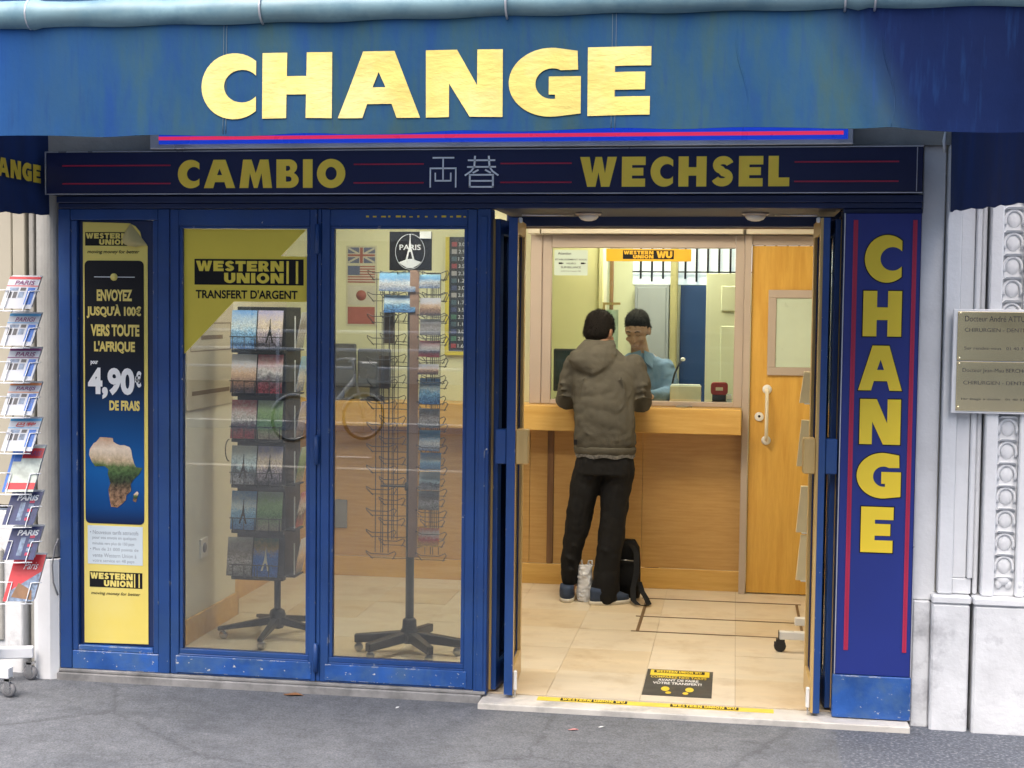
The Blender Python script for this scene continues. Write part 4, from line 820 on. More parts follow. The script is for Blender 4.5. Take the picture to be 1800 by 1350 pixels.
# ================================================================== CARD RACKS IN THE WINDOW
PAL = [[(0, (0.09, 0.09, 0.13)), (.3, (0.42, 0.25, 0.19)), (.5, (0.80, 0.54, 0.36)), (.8, (0.75, 0.75, 0.84))],
       [(0, (0.07, 0.07, 0.09)), (.35, (0.46, 0.39, 0.48)), (.6, (0.85, 0.70, 0.54)), (1, (0.48, 0.46, 0.70))],
       [(0, (0.48, 0.48, 0.54)), (.3, (0.11, 0.13, 0.17)), (.5, (0.54, 0.70, 0.80)), (1, (0.80, 0.85, 0.85))],
       [(0, (0.07, 0.19, 0.48)), (.45, (0.29, 0.54, 0.80)), (.6, (0.70, 0.80, 0.85)), (1, (0.19, 0.42, 0.84))],
       [(0, (0.36, 0.31, 0.25)), (.35, (0.13, 0.25, 0.11)), (.7, (0.31, 0.48, 0.22)), (1, (0.48, 0.59, 0.48))],
       [(0, (0.22, 0.22, 0.23)), (.4, (0.54, 0.51, 0.53)), (.6, (0.29, 0.25, 0.25)), (1, (0.70, 0.73, 0.78))],
       [(0, (0.06, 0.15, 0.51)), (.5, (0.07, 0.20, 0.62)), (.75, (0.48, 0.36, 0.19)), (1, (0.11, 0.20, 0.13))],
       [(0, (0.42, 0.07, 0.09)), (.35, (0.13, 0.11, 0.13)), (.55, (0.75, 0.70, 0.70)), (1, (0.54, 0.15, 0.19))],
       [(0, (0.13, 0.22, 0.42)), (.4, (0.80, 0.80, 0.82)), (.7, (0.22, 0.48, 0.80)), (1, (0.36, 0.65, 0.85))],
       [(0, (0.80, 0.54, 0.13)), (.4, (0.70, 0.15, 0.11)), (.7, (0.84, 0.75, 0.70)), (1, (0.80, 0.25, 0.13))]]
PICN = [0]
class _P:
    def __getitem__(s, i):      # every card gets its own print
        PICN[0] += 1; return picture('postcard_print', PAL[i], 4+PICN[0] % 5*1.7, .30+.05*(PICN[0] % 4), PICN[0]*1.37)
PIC = _P()
def tower(x, y, z, h, m, parent):   # small lattice tower printed on a card
    mb = MB(); W = h*.36
    put_loops(mb, [[(x-W/2, z), (x-W*.28, z), (x-W*.1, z+h*.3), (x+W*.1, z+h*.3), (x+W*.28, z), (x+W/2, z), (x+W*.16, z+h*.45), (x+W*.05, z+h*.8), (x+.0015, z+h), (x-.0015, z+h), (x-W*.05, z+h*.8), (x-W*.16, z+h*.45)]], XZ(y)); part('tower_print', mb, m, parent)
r1 = thing('card_stand', 'black square postcard stand on a star base behind the first pane', 'card stand', (-1.243, .80, 0))
m_stand = mat('black_card_stand', (.012, .012, .014), .5, var=.2)
part('tower_body', MB().box(-1.43, -1.178, .78, 1.03, .330, 1.69), m_stand, r1, .003)
part('pole', MB().lathe([(.017, .06), (.017, .33)], (-1.243, .86, 0), 14), m_blackm, r1)
part('hub', MB().lathe([(.02, .15), (.036, .14), (.042, .12), (.042, .075), (.03, .05), (.012, .045)], (-1.243, .86, 0), 18), m_blackm, r1)
for q in (200, 272, 344, 56, 128):
    d = Vector((math.cos(R(q)), math.sin(R(q)), 0)); n_ = Vector((-d.y, d.x, 0)); c = Vector((-1.243, .86, 0))
    part('foot', MB().hexa([c+d*a+n_*b*(1 if a < .1 else .7)+Vector((0, 0, (.07 if zz == 0 else .11) if a < .1 else (.045 if zz == 0 else .062))) for zz in (0, 1) for b in (-.018, .018) for a in (.03, .30)]), m_blackm, r1, .003)
    part('caster', MB().lathe([(.018, -.009), (.022, -.006), (.022, .006), (.018, .009)], c+d*.27+Vector((0, 0, .0225)), 12, 'y'), m_metal, r1)
rows = [1.675, 1.455, 1.225, .995, .765, .530]
motif = ['dusk city skyline', 'pink sunset tower', 'red carnival dancer', 'grey roof view', 'red theatre front', 'green poster']
art = [[3, 1], [0, 7], [7, 4], [2, 1], [3, 4], [5, 6]]
mot = [['yellow facade', 'pink evening tower'], ['dusk rooftop', 'red flag crowd'], ['red theatre', 'green garden with red sign'], ['black and white tower', 'violet sunset tower'], ['blue tower', 'green park'], ['grey winter street', 'floodlit tower on blue']]
ordn = ['top', 'second', 'third', 'fourth', 'fifth', 'bottom']
m_card = mat('card_stock', (.72, .72, .70), .5, var=.04)
for i, zt in enumerate(rows):
    part('pocket_rail', MB().tube([(-1.447, .715, zt-.135), (-1.17, .715, zt-.135)], .0025, 5), m_stand, r1)
    part('shelf_lip', MB().box(-1.445, -1.172, .735, .78, zt-.215, zt-.198), m_stand, r1, .002)
    for x in (-1.43, -1.37, -1.315, -1.30, -1.24, -1.185): part('pocket_wire', MB().tube([(x, .74, zt-.205), (x, .713, zt-.20), (x, .713, zt-.135)], .0022, 5), m_stand, r1)
    for j in (0, 1):
        x0 = -1.448+j*.137+(-.02 if i == 5 else 0); x1 = x0+.130
        t = thing('postcard', '%s postcard in the %s row, %s column of the black stand' % (mot[i][j], ordn[i], ('first', 'second')[j]), 'postcard', ((x0+x1)/2, .73, zt-.195), group='postcards in the black stand')
        lean = lambda z, z0=zt-.195: .726+(z-z0)*.16
        cd_ = part('card', MB().hexa([(x, lean(z)+dy, z) for z in (zt-.195, zt-.003) for dy in (0, .004) for x in (x0, x1)]), PIC[art[i][j]], t)
        if mot[i][j].endswith('tower') or 'tower' in mot[i][j]:
            mb = MB(); h = .12; x = (x0+x1)/2; z = zt-.165; W = h*.36
            put_loops(mb, [[(x-W/2, z), (x-W*.28, z), (x-W*.1, z+h*.3), (x+W*.1, z+h*.3), (x+W*.28, z), (x+W/2, z), (x+W*.16, z+h*.45), (x+W*.05, z+h*.8), (x+.0015, z+h), (x-.0015, z+h), (x-W*.05, z+h*.8), (x-W*.16, z+h*.45)]], lambda u, v: (u, lean(v)-.0012, v))
            part('tower_print', mb, m_black if i != 5 else m_cream, cd_)
    # cards seen edge-on in the pockets of the return side
    t = thing('postcard', 'postcard seen edge-on in the %s side pocket of the black stand' % ordn[i], 'postcard', (-1.15, .86, zt-.19), group='edge-on postcards of the black stand')
    part('card', MB().hexa([(-1.135+(.035 if k else 0)+dx, y, z) for k, z in ((0, zt-.19), (1, zt-.01)) for y in (.80, .92) for dx in (0, .004)]), PIC[(i*3+5) % 10], t)
    part('card_edge', MB().box(-1.137, -1.131, .797, .7995, zt-.19, zt-.03), m_card, t)
    part('side_pocket', MB().box(-1.178, -1.128, .79, .93, zt-.205, zt-.198), m_stand, r1)
part('side_ring', MB().tube([(-1.45+.02*math.cos(R(q)), .72, .97+.055*math.sin(R(q))) for q in range(90, 271, 20)], .003, 6), m_stand, r1)

r2_ = thing('wire_card_rack', 'grey revolving wire postcard rack on a pole behind the second pane', 'card rack', (-.512, .65, 0))
part('pole', MB().lathe([(.021, .08), (.021, 1.9)], (-.512, .70, 0), 16), mat('slate_pole', (.07, .085, .10), .4, var=.08), r2_)
part('collar', MB().lathe([(.028, .80), (.03, .81), (.03, .835), (.026, .84)], (-.512, .70, 0), 16), m_wire, r2_)
part('hub', MB().lathe([(.022, .17), (.034, .16), (.036, .12), (.05, .10), (.05, .06), (.03, .045)], (-.512, .70, 0), 18), m_blackm, r2_)
for q in (188, 352, 235, 305, 80):
    d = Vector((math.cos(R(q)), math.sin(R(q)), 0)); n_ = Vector((-d.y, d.x, 0)); c = Vector((-.512, .70, 0))
    part('foot', MB().hexa([c+d*a+n_*b*(1 if a < .1 else .75)+Vector((0, 0, (.055 if zz == 0 else .105) if a < .1 else (.045 if zz == 0 else .085))) for zz in (0, 1) for b in (-.022, .022) for a in (.03, .27)]), m_blackm, r2_, .003)
    part('caster', MB().lathe([(.018, -.010), (.022, -.006), (.022, .006), (.018, .010)], c+d*.25+Vector((0, 0, .0225)), 12, 'y'), m_metal, r2_)
part('brace', MB().box(-.66, -.37, .685, .715, .815, .822), m_wire, r2_)
part('price_strip', MB().box(-.502, -.457, .612, .618, .485, 1.872), mat('pinkish_wood_strip', (.45, .28, .20), .55, var=.06), r2_, .001)
def wires(xa, xb, ya, yb, z0, z1, n):
    for x in (xa+.03, xa+.058, xb-.058, xb-.03): part('upright_wire', MB().tube([(x, ya+.03, z0), (x, ya+.03, z1)], .0022, 5), m_wire, r2_)
    for k in range(n):
        z = z0+(z1-z0)*k/(n-1)
        part('pocket_wire', MB().tube([(xa+.012, ya+.05, z-.035), (xa-.012, ya+.02, z+.0), (xa-.008, ya, z+.012), (xa+.02, ya-.01, z), (xb-.02, ya-.01, z), (xb+.008, ya, z+.012), (xb+.012, ya+.02, z), (xb-.012, ya+.05, z-.035)], .0022, 5), m_wire, r2_)
        part('back_wire', MB().tube([(xa, ya+.05, z-.03), (xb, ya+.05, z-.03)], .0018, 5), m_wire, r2_)
        part('tie_wire', MB().tube([(xb if xa < -.6 else xa, ya+.04, z-.03), (-.512, .70, z-.035)], .0018, 5), m_wire, r2_)
wires(-.70, -.575, .60, .70, .50, 1.86, 14); wires(-.452, -.325, .60, .70, .50, 1.86, 14); wires(-.668, -.56, .72, .82, .545, 1.86, 14); wires(-.458, -.36, .72, .82, .545, 1.86, 14)
hd = thing('tower_placard', 'black square placard with white tower and city name topping the wire rack', 'placard', (-.5, .62, 1.868))
part('board', MB().box(-.606, -.398, .618, .624, 1.872, 2.058), m_black, hd, .001)
write(hd, 'PARIS', (-.556, -.452, 1.970, 1.996), XZ(.6165), m_white, 'sans', weight=.01)
part('ring', MB().tube([(-.504+.072*math.cos(R(q)), .6172, 1.962+.084*math.sin(R(q))) for q in range(0, 360, 12)], .0014, 4, True), m_whitegrey, hd)
tower(-.504, .6160, 1.925, .12, m_white, hd)
mb = MB(); put_loops(mb, [[(-.56, 1.91), (-.545, 1.90), (-.52, 1.885), (-.49, 1.884), (-.465, 1.898), (-.448, 1.912), (-.47, 1.92), (-.49, 1.928), (-.52, 1.926), (-.54, 1.918)]], XZ(.6163)); part('city_print', mb, m_whitegrey, hd)
part('price_tag', MB().box(-.456, -.400, .612, .6155, 2.025, 2.058), m_paper, hd)
CR = [(-.655, -.475, 1.772, 1.862, 8, 'wide blue sky postcard in the topmost pocket of the wire rack'), (-.63, -.475, 1.672, 1.755, 3, 'wide blue skyline postcard in the second pocket of the wire rack')]
pos = [(1.79, .07, 8, 'small blue sky'), (1.66, .09, 0, 'dark evening'), (1.565, .085, 5, 'grey square'), (1.46, .085, 7, 'faded red'), (1.375, .055, 0, 'low dark panorama'), (1.23, .14, 3, 'bright blue and white'), (1.12, .10, 5, 'sandstone'), (1.005, .115, 8, 'framed river'), (.91, .095, 3, 'pale blue church'), (.815, .10, 2, 'crumpled blue'), (.72, .10, 5, 'grey garden'), (.54, .10, 9, 'red and yellow')]
for n, (z, h, pi, lab) in enumerate(pos):
    dx = random.uniform(-.008, .006); CR.append((-.452+dx, -.350+dx, z, z+h*.88, pi, '%s postcard in the column beside the pinkish strip of the wire rack' % lab))
for n, (x0, x1, z0, z1, pi, lab) in enumerate(CR):
    mb = MB().hexa([(x, .607+(z-z0)*.2+dy, z+random.uniform(-.003, .003)) for z in (z0, z1) for dy in (0, .003) for x in (x0, x1)])
    solo('postcard', mb, PIC[pi], lab, 'postcard', 'postcards in the wire rack')
for n, (x, z) in enumerate(((-.66, 1.30), (-.64, 1.52))):
    solo('card_bundle', MB().box(x, x+.05, .64, .66, z, z+.16), mat('brown_card', (.10, .07, .05), .6), ('dark brown bundle of cards in the lower empty pocket of the wire rack', 'dark brown bundle of cards in the upper empty pocket of the wire rack')[n], 'cards')
# brochure stand behind the open door on the far side
bs = thing('brochure_stand', 'white brochure stand on casters half hidden behind the open door', 'stand', (1.50, 1.15, 0))
part('post', MB().tube([(1.52, 1.15, .10), (1.52, 1.15, 1.4)], .018, 10), m_whiteplastic, bs)
part('base_beam', MB().box(1.29, 1.62, 1.06, 1.10, .065, .105), m_whiteplastic, bs, .004); part('base_beam', MB().box(1.375, 1.62, 1.30, 1.34, .085, .125), m_whiteplastic, bs, .004); part('end_cap', MB().box(1.286, 1.2895, 1.06, 1.10, .065, .105), m_blackrub, bs)
c = (1.295, 1.08, .03)
part('caster', MB().lathe([(.022, -.014), (.03, -.01), (.03, .010), (.022, .014)], c, 14, 'y').box(1.275, 1.318, 1.064, 1.096, .035, .064).box(1.266, 1.28, 1.07, 1.09, .03, .05), m_blackrub, bs)
for z0, z1, x in ((1.245, 1.40, 1.365), (.93, 1.16, 1.358), (.60, .83, 1.362), (.36, .585, 1.366)):
    part('leaflet', MB().hexa([(xq+(.02 if zz else 0), yq, zq) for zz, zq in ((0, z0), (1, z1)) for yq in (1.10, 1.13) for xq in (x, 1.50)]), mat('cream_leaflet', (.74, .66, .44), .5, var=.06), bs)
    part('pocket', MB().box(1.39, 1.51, 1.09, 1.14, z0-.006, z0), m_whiteplastic, bs)

# ================================================================== STREET RACK OF GUIDES (left edge)
sr = thing('guide_rack', 'white wire rack on casters holding city guides at the kerbside edge of the shop', 'rack', (-2.12, -.28, -.03))
part('post', MB().tube([(-2.22, -.18, .08), (-2.22, -.18, 1.95)], .016, 10), m_wirewhite, sr)
def beam(a, b, w=.022, h=.05):
    a, b = Vector(a), Vector(b); d = (b-a).normalized(); n_ = Vector((-d.y, d.x, 0))*w
    return MB().hexa([p+n_*s+Vector((0, 0, h*zz)) for zz in (0, 1) for s in (-1, 1) for p in (a, b)])
part('base_beam', beam((-2.34, -.33, .06), (-2.052, -.335, .055)), m_wirewhite, sr, .004); part('base_beam', beam((-2.40, -.20, .085), (-2.10, -.045, .075)), m_wirewhite, sr, .004)
for x, y in ((-2.062, -.335), (-2.112, -.05)):
    cs = part('caster', MB().lathe([(.02, -.012), (.031, -.009), (.034, 0), (.031, .009), (.02, .012)], (x, y, .005), 18, 'y'), m_rubber, sr)
    part('caster_hub', MB().lathe([(.018, -.0135), (.019, -.0125)], (x, y, .005), 14, 'y'), m_metal, cs); part('caster_fork', MB().box(x-.012, x+.012, y-.018, y-.013, .0, .055).box(x-.016, x+.016, y-.018, y+.018, .045, .056), m_metal, cs)
m_cov = mat('guide_cover_white', (.52, .55, .60), .35, var=.04); m_cb = mat('guide_blue', (.03, .14, .5), .35, var=.15, scale=30); m_cd = mat('guide_dark_photo', (.05, .05, .06), .35, var=.5, scale=60); m_cg = mat('guide_grey_photo', (.16, .22, .32), .35, var=.5, scale=60); m_cr = mat('guide_red', (.55, .03, .04), .35, var=.06); m_cyan = mat('guide_cyan', (.10, .35, .62), .35); m_or = mat('guide_orange', (.62, .22, .08), .35); m_purp = mat('guide_purple_text', (.20, .05, .16), .4); m_pg = mat('page_edge', (.45, .47, .5), .7); m_map = mat('map_print', (.5, .56, .5), .4, var=.3, scale=26); m_nav = mat('guide_navy', (.03, .04, .12), .35, var=.3, scale=30)
BK = [(1.808, 'PARIS', m_cr, 'white', 'white city guide with red top band in the uppermost pocket'), (1.648, 'PARIGI', m_cyan, 'white', 'white city guide with light blue top band, second from the top'), (1.497, 'PARIS', m_purp, 'white', 'white city guide with dark red top band, third from the top'), (1.346, 'PARIJS', m_or, 'white', 'white city guide with orange top band, fourth from the top'), (1.190, '巴黎', m_cyan, 'white', 'white city guide with red characters, fifth from the top'), (1.065, 'PARIS', m_cr, 'map', 'folded city map with red title block below the white guides'), (.868, 'PARIS', m_nav, 'navy', 'dark blue guide with pale title just below the city map'), (.714, 'PARIS', m_nav, 'navy', 'dark blue guide with pale title above the red guide'), (.585, '', m_cr, 'red', 'red guide with arch photo in the lowest pocket')]
for n, (zt, title, band, kind, lab) in enumerate(BK):
    W, H, T, lean = .128, (.152 if kind != 'map' else .21), .022, .42
    if kind == 'red': H = .21
    ox, oy = -2.092+(.004 if n > 4 else 0), -.335+.0
    def bk(u, v, d, zt=zt, H=H, ox=ox, oy=oy):       # u across, v up the leaning cover, d depth behind the cover
        z = zt-(H-v)*math.cos(lean)-d*math.sin(lean)*-.0; y = oy+v*math.sin(lean)*.9+d*math.cos(lean)
        return (ox+u+.02*v/H, y+u*.25, z+d*.35)
    t = thing('guide_book', lab+' of the white rack', 'book', bk(W/2, 0, 0), group='guides in the white rack')
    part('pages', MB().hexa([bk(u, v, d) for v in (.002, H-.002) for d in (.001, T) for u in (.002, W-.002)]), m_pg, t)
    cover = {'white': m_cov, 'map': m_map, 'navy': m_nav, 'red': m_cr}[kind]
    cv_ = part('cover', MB().hexa([bk(u, v, d) for v in (0, H) for d in (-.001, .0009) for u in (0, W)]), cover, t)
    def rect(nm, u0, u1, v0, v1, m, k=1): part(nm, MB().hexa([bk(u, v, d) for v in (v0, v1) for d in (-.001-k*.0008, -.0011-(k-1)*.0008) for u in (u0, u1)]), m, cv_)
    sf_ = lambda u, v: bk(u, v, -.0032)
    if kind == 'white':
        rect('band', 0, W, H-.012, H, band); rect('title_line', 0, W, H-.046, H-.042, band)
        write(cv_, title, (.03, W-.018, H-.038, H-.017), sf_, m_purp if n != 4 else m_cr, 'sans', 'title', weight=.02, slant=.12)
        rect('photo', .015, .052, .085, H-.052, m_cg); rect('photo', .06, .082, .085, H-.052, m_cd); rect('photo', .012, .03, .05, .08, m_cd); rect('photo', .036, .052, .05, .08, m_cd); rect('photo', .058, .080, .052, .08, m_cg); rect('photo', .09, W-.008, .02, H-.052, m_cb)
    elif kind == 'map':
        rect('title_block', .045, W, H-.055, H-.008, m_cr); rect('title_block', .012, .043, H-.07, H-.008, m_cb); write(cv_, title, (.055, W-.01, H-.042, H-.02), sf_, m_purp, 'sans', 'title', weight=.02, slant=.15); rect('red_band', .012, W, .012, .042, m_cr); rect('spine', 0, .011, 0, H, m_cb)
    elif kind == 'navy':
        write(cv_, title, (.03, W-.012, H-.04, H-.014), sf_, m_whitegrey, 'sans', 'title', weight=.03, slant=.1); rect('photo', .05, .07, .02, H-.05, m_cg)
        for k in range(6): rect('thumbnail', .085, .105, .02+k*.02, .033+k*.02, (m_pink, m_cg)[k % 2])
    else:
        part('photo', MB().hexa([bk(u, v, d) for v in (0, 1) for d in (-.002, -.0012) for u in (0, 1)]) if False else MB().add([bk(.02, .0, -.002), bk(W, 0, -.002), bk(W, H-.075, -.002), bk(.02, .05, -.002)], [(0, 1, 2, 3)]), m_cg, cv_)
        part('arch_photo', MB().add([bk(.03, .02, -.0028), bk(W-.01, .006, -.0028), bk(W-.02, .05, -.0028), bk(.045, .085, -.0028)], [(0, 1, 2, 3)]), m_woodbrown, cv_)
        write(cv_, 'Paris', (.05, W-.02, H-.065, H-.03), sf_, m_white, 'sans', 'title', slant=.3)
    # wire pocket in front of the book
    f = lambda u, v: Vector(bk(u, v, -.008))
    part('pocket_wire', MB().tube([f(-.06, .09), f(.02, .09), f(.02, -.01), f(.10, -.01), f(.10, .085), f(W+.015, .088)], .0028, 6), m_wirewhite, sr)
    part('pocket_floor', MB().tube([f(-.06, -.008), f(W, -.008)], .0025, 6), m_wirewhite, sr)

# ================================================================== PEOPLE
def organic(name, mb, m, parent, voxel=.011, smooth=6, fold=0, fscale=.05):
    b = BASE[parent]; mb.xf(lambda p: p-b)
    o = bpy.data.objects.new(name, mesh_of(name, mb, m)); COL.objects.link(o)
    r = o.modifiers.new('r', 'REMESH'); r.mode = 'VOXEL'; r.voxel_size = voxel
    s = o.modifiers.new('s', 'SMOOTH'); s.iterations = smooth; s.factor = .5
    if fold:
        tx = bpy.data.textures.new(name, 'CLOUDS'); tx.noise_scale = fscale; tx.noise_depth = 1; tx.noise_type = 'HARD_NOISE'
        d = o.modifiers.new('d', 'DISPLACE'); d.texture = tx; d.strength = fold; d.mid_level = .5; d.texture_coords = 'LOCAL'
        s2 = o.modifiers.new('s2', 'SMOOTH'); s2.iterations = 1
    dg = bpy.context.evaluated_depsgraph_get(); me = bpy.data.meshes.new_from_object(o.evaluated_get(dg)); o.modifiers.clear(); o.data = me
    me.polygons.foreach_set('use_smooth', [True]*len(me.polygons))
    if not me.materials: me.materials.append(m)
    o.parent = parent; BASE[o] = BASE[parent]; return o
def limb(mb, pts, rad, n=14):
    P_, Rr = [], []
    for i in range(len(pts)-1):
        for k in range(4):
            t = k/4; P_.append(Vector(pts[i]).lerp(Vector(pts[i+1]), t)); Rr.append(rad[i]*(1-t)+rad[i+1]*t)
    P_.append(Vector(pts[-1])); Rr.append(rad[-1])
    mb.tube(P_, Rr, n)
    mb.ell(pts[0], (rad[0],)*3, n, 8); mb.ell(pts[-1], (rad[-1],)*3, n, 8)
def hand(mb, wrist, d, palm_n, side):
    """palm and five bent fingers; d along the hand, palm_n out of the palm, side towards the thumb"""
    w0, d, pn, sd_ = Vector(wrist), Vector(d).normalized(), Vector(palm_n).normalized(), Vector(side).normalized()
    for k in range(5): mb.ell(w0+d*(.02+.014*k), (.030-.001*k, .026, .018), 10, 6)
    for i, (off, ln) in enumerate(((.028, .062), (.010, .072), (-.009, .067), (-.027, .052))):
        a = w0+d*.078+sd_*off; limb(mb, [a-d*.02, a+d*ln*.45, a+d*ln*.8+pn*ln*.25, a+d*ln*.95+pn*ln*.5], [.0095, .009, .0085, .0075], 8)
    a = w0+d*.025+sd_*.03; limb(mb, [a, a+sd_*.025+d*.02, a+sd_*.03+d*.05+pn*.01], [.012, .0105, .009], 8)
def strands(mb, M_, lobes, n, ln, seed):
    rd = random.Random(seed)
    for i in range(n):
        c, r = lobes[i % len(lobes)]
        th = rd.uniform(0, 2*math.pi); cz = rd.uniform(-.5, 1); sr_ = math.sqrt(1-cz*cz)
        nn = Vector((sr_*math.cos(th), sr_*math.sin(th), cz)); p = Vector((c[0]+r[0]*nn.x, c[1]+r[1]*nn.y, c[2]+r[2]*nn.z))
        d = (nn*rd.uniform(.25, .7)+Vector((rd.uniform(-.5, .5), rd.uniform(-.2, .6), -.55+.5*max(0, cz)))).normalized()*ln*rd.uniform(.7, 1.3); s = d.cross(nn).normalized()*.0016
        q = [M_ @ v for v in (p-nn*.003-s, p-nn*.003+s, p+d*.6+s*.7, p+d)]
        mb.add(q, [(0, 1, 2), (0, 2, 3)], False)
    return mb
def head(mb, c, yaw, pitch, s=1.0):
    """head with face: c is the centre of the skull, yaw turns about Z (0 looks to -Y), pitch nods down"""
    st = len(mb.v)
    mb.ell((0, .008, .02), (.074*s, .094*s, .088*s), 20, 14)
    mb.ell((0, -.030, -.045), (.058*s, .056*s, .066*s), 16, 10)
    mb.ell((0, -.050, -.092), (.030, .030, .022), 12, 8)
    mb.ell((0, -.088, -.026), (.010, .014, .022), 10, 8); mb.ell((0, -.096, -.040), (.013, .010, .009), 10, 6)
    for sx in (-1, 1):
        mb.ell((sx*.076, .010, -.012), (.010, .020, .032), 10, 8); mb.ell((sx*.030, -.078, .022), (.024, .012, .008), 10, 6); mb.ell((sx*.040, -.066, -.034), (.022, .018, .018), 10, 6)
    mb.ell((0, -.083, -.068), (.024, .010, .006), 10, 6); mb.ell((0, -.082, -.078), (.020, .010, .007), 10, 6)
    M_ = Matrix.Translation(c) @ Matrix.Rotation(yaw, 4, 'Z') @ Matrix.Rotation(pitch, 4, 'X')
    mb.xf(lambda p: M_ @ p, st); return M_
# ---- customer seen from behind
cu = thing('person', 'customer in a brown grey hoodie and black trousers standing at the counter', 'person', (.29, 2.1, 0))
HC = Vector((.258, 2.265, 1.575))
mb = MB(); MH = head(mb, HC, R(180-24), R(14), 1.06)
limb(mb, [(.262, 2.235, 1.52), (.275, 2.19, 1.40)], [.056, .066]); mb.loft([(.30, 2.12, .90, .13, .085), (.30, 2.12, 1.05, .125, .085), (.30, 2.15, 1.22, .145, .09), (.30, 2.17, 1.36, .15, .08), (.28, 2.18, 1.43, .08, .06)])
for sx, pts in ((-1, [(.12, 2.17, 1.36), (.06, 2.22, 1.17), (.14, 2.42, 1.165)]), (1, [(.47, 2.17, 1.36), (.53, 2.22, 1.165), (.42, 2.42, 1.165)])): limb(mb, pts, [.05, .042, .03])
hand(mb, (.15, 2.43, 1.165), (.5, 1, -.05), (0, 0, -1), (1, -.4, 0)); hand(mb, (.41, 2.43, 1.165), (-.5, 1, -.05), (0, 0, -1), (-1, -.4, 0))
limb(mb, [(.235, 2.09, .85), (.16, 2.09, .5), (.12, 2.09, .08)], [.06, .045, .035]); limb(mb, [(.38, 2.09, .85), (.37, 2.09, .5), (.335, 2.07, .08)], [.06, .045, .035])
organic('body', mb, m_skin, cu, .007, 3)
mb = MB(); mb.ell((0, .014, .030), (.088, .102, .094), 18, 12); mb.ell((0, .045, -.018), (.082, .068, .070), 16, 10); mb.xf(lambda p: MH @ p); hr = organic('hair', mb, m_hair, cu, .008, 3, .006, .02); part('hair_strands', strands(MB(), MH, [((0, .014, .030), (.088, .102, .094)), ((0, .045, -.018), (.082, .068, .070))], 2200, .008, 3), m_hair, hr)
mb = MB()
mb.loft([(.313, 2.085, .885, .170, .115), (.313, 2.085, .93, .183, .128), (.310, 2.085, 1.03, .180, .125), (.303, 2.10, 1.14, .180, .125), (.300, 2.125, 1.25, .190, .125), (.296, 2.15, 1.34, .196, .115), (.292, 2.17, 1.40, .172, .100), (.285, 2.19, 1.445, .115, .085), (.272, 2.20, 1.485, .075, .075)], 22, 2.3)
limb(mb, [(.128, 2.165, 1.368), (.092, 2.16, 1.27), (.070, 2.19, 1.165), (.105, 2.34, 1.155), (.15, 2.43, 1.16)], [.080, .070, .064, .054, .045])
limb(mb, [(.462, 2.165, 1.368), (.498, 2.15, 1.27), (.515, 2.185, 1.160), (.47, 2.34, 1.155), (.42, 2.42, 1.16)], [.080, .071, .066, .056, .045])
def bk_at(x, z):      # the back of the torso
    t = min(1, max(0, (z-.93)/.32)); cy, ry, rx = 2.085+.04*t, .126, .184
    return (x, cy-ry*max(.05, 1-abs((x-.306)/rx)**2.3)**(1/2.3), z)
for ln in ([(.47, 1.24), (.41, 1.14), (.36, 1.02)], [(.46, 1.13), (.40, 1.04), (.37, .97)], [(.135, 1.22), (.19, 1.13), (.22, 1.02)], [(.16, 1.06), (.22, .99), (.30, .965)], [(.47, .99), (.40, .955), (.33, .95)], [(.40, 1.33), (.425, 1.24), (.42, 1.16)], [(.19, 1.31), (.175, 1.22), (.19, 1.15)], [(.28, 1.22), (.29, 1.10), (.27, 1.0)]):
    mb.tube([bk_at(*q) for q in ln], [.006, .014, .005], 8)
for c0, r0 in (((.055, 2.16, 1.20), .03), ((.53, 2.15, 1.20), .03)):
    for k in range(3): mb.tube([(c0[0]-.05, c0[1]-.05, c0[2]+.035*k-.02), (c0[0], c0[1]-.068, c0[2]+.035*k), (c0[0]+.05, c0[1]-.05, c0[2]+.035*k-.012)], [.004, .012, .004], 8)
# hood lying on the back
mb.loft([(.240, 2.055, 1.330, .050, .03), (.235, 2.060, 1.365, .105, .05), (.225, 2.085, 1.405, .140, .075), (.235, 2.12, 1.45, .135, .088), (.255, 2.165, 1.495, .108, .088), (.262, 2.20, 1.525, .088, .078)], 20)
limb(mb, [(.11, 2.13, 1.395), (.15, 2.06, 1.365), (.24, 2.03, 1.335), (.30, 2.04, 1.375), (.36, 2.10, 1.44)], [.018, .022, .022, .02, .016])
mb.loft([(.313, 2.085, .868, .168, .112), (.313, 2.085, .90, .178, .122)], 20)
hd_ = organic('hoodie', mb, m_hoodie, cu, .008, 2, .016, .10)
part('hoodie_hem', MB().rings([[(.313+(.172+dr)*math.cos(2*math.pi*j/36), 2.085+(.116+dr)*math.sin(2*math.pi*j/36), z) for j in range(36)] for dr, z in ((0, .866), (.006, .872), (.010, .90), (.004, .912))]), m_hoodie, hd_)
part('undershirt', MB().rings([[(.315+.174*math.cos(2*math.pi*j/40)+.002*math.sin(j*3), 2.085+.122*math.sin(2*math.pi*j/40), z+.006*math.sin(j*1.3)) for j in range(40)] for z in (.850, .860, .872)], False), m_tee, cu)
part('hoodie_label', MB().box(.145, .165, 1.965, 1.969, .925, .955), m_black, hd_)
mb = MB()
mb.loft([(.315, 2.085, .865, .162, .110), (.314, 2.085, .82, .174, .118), (.308, 2.085, .75, .176, .118)], 20, 2.3)
limb(mb, [(.222, 2.085, .78), (.190, 2.085, .62), (.160, 2.08, .45), (.140, 2.075, .34), (.118, 2.085, .22), (.118, 2.09, .13)], [.092, .086, .076, .066, .058, .056])
limb(mb, [(.400, 2.085, .78), (.378, 2.08, .62), (.362, 2.07, .45), (.348, 2.06, .30), (.335, 2.055, .16), (.328, 2.05, .06)], [.092, .086, .080, .078, .080, .084])
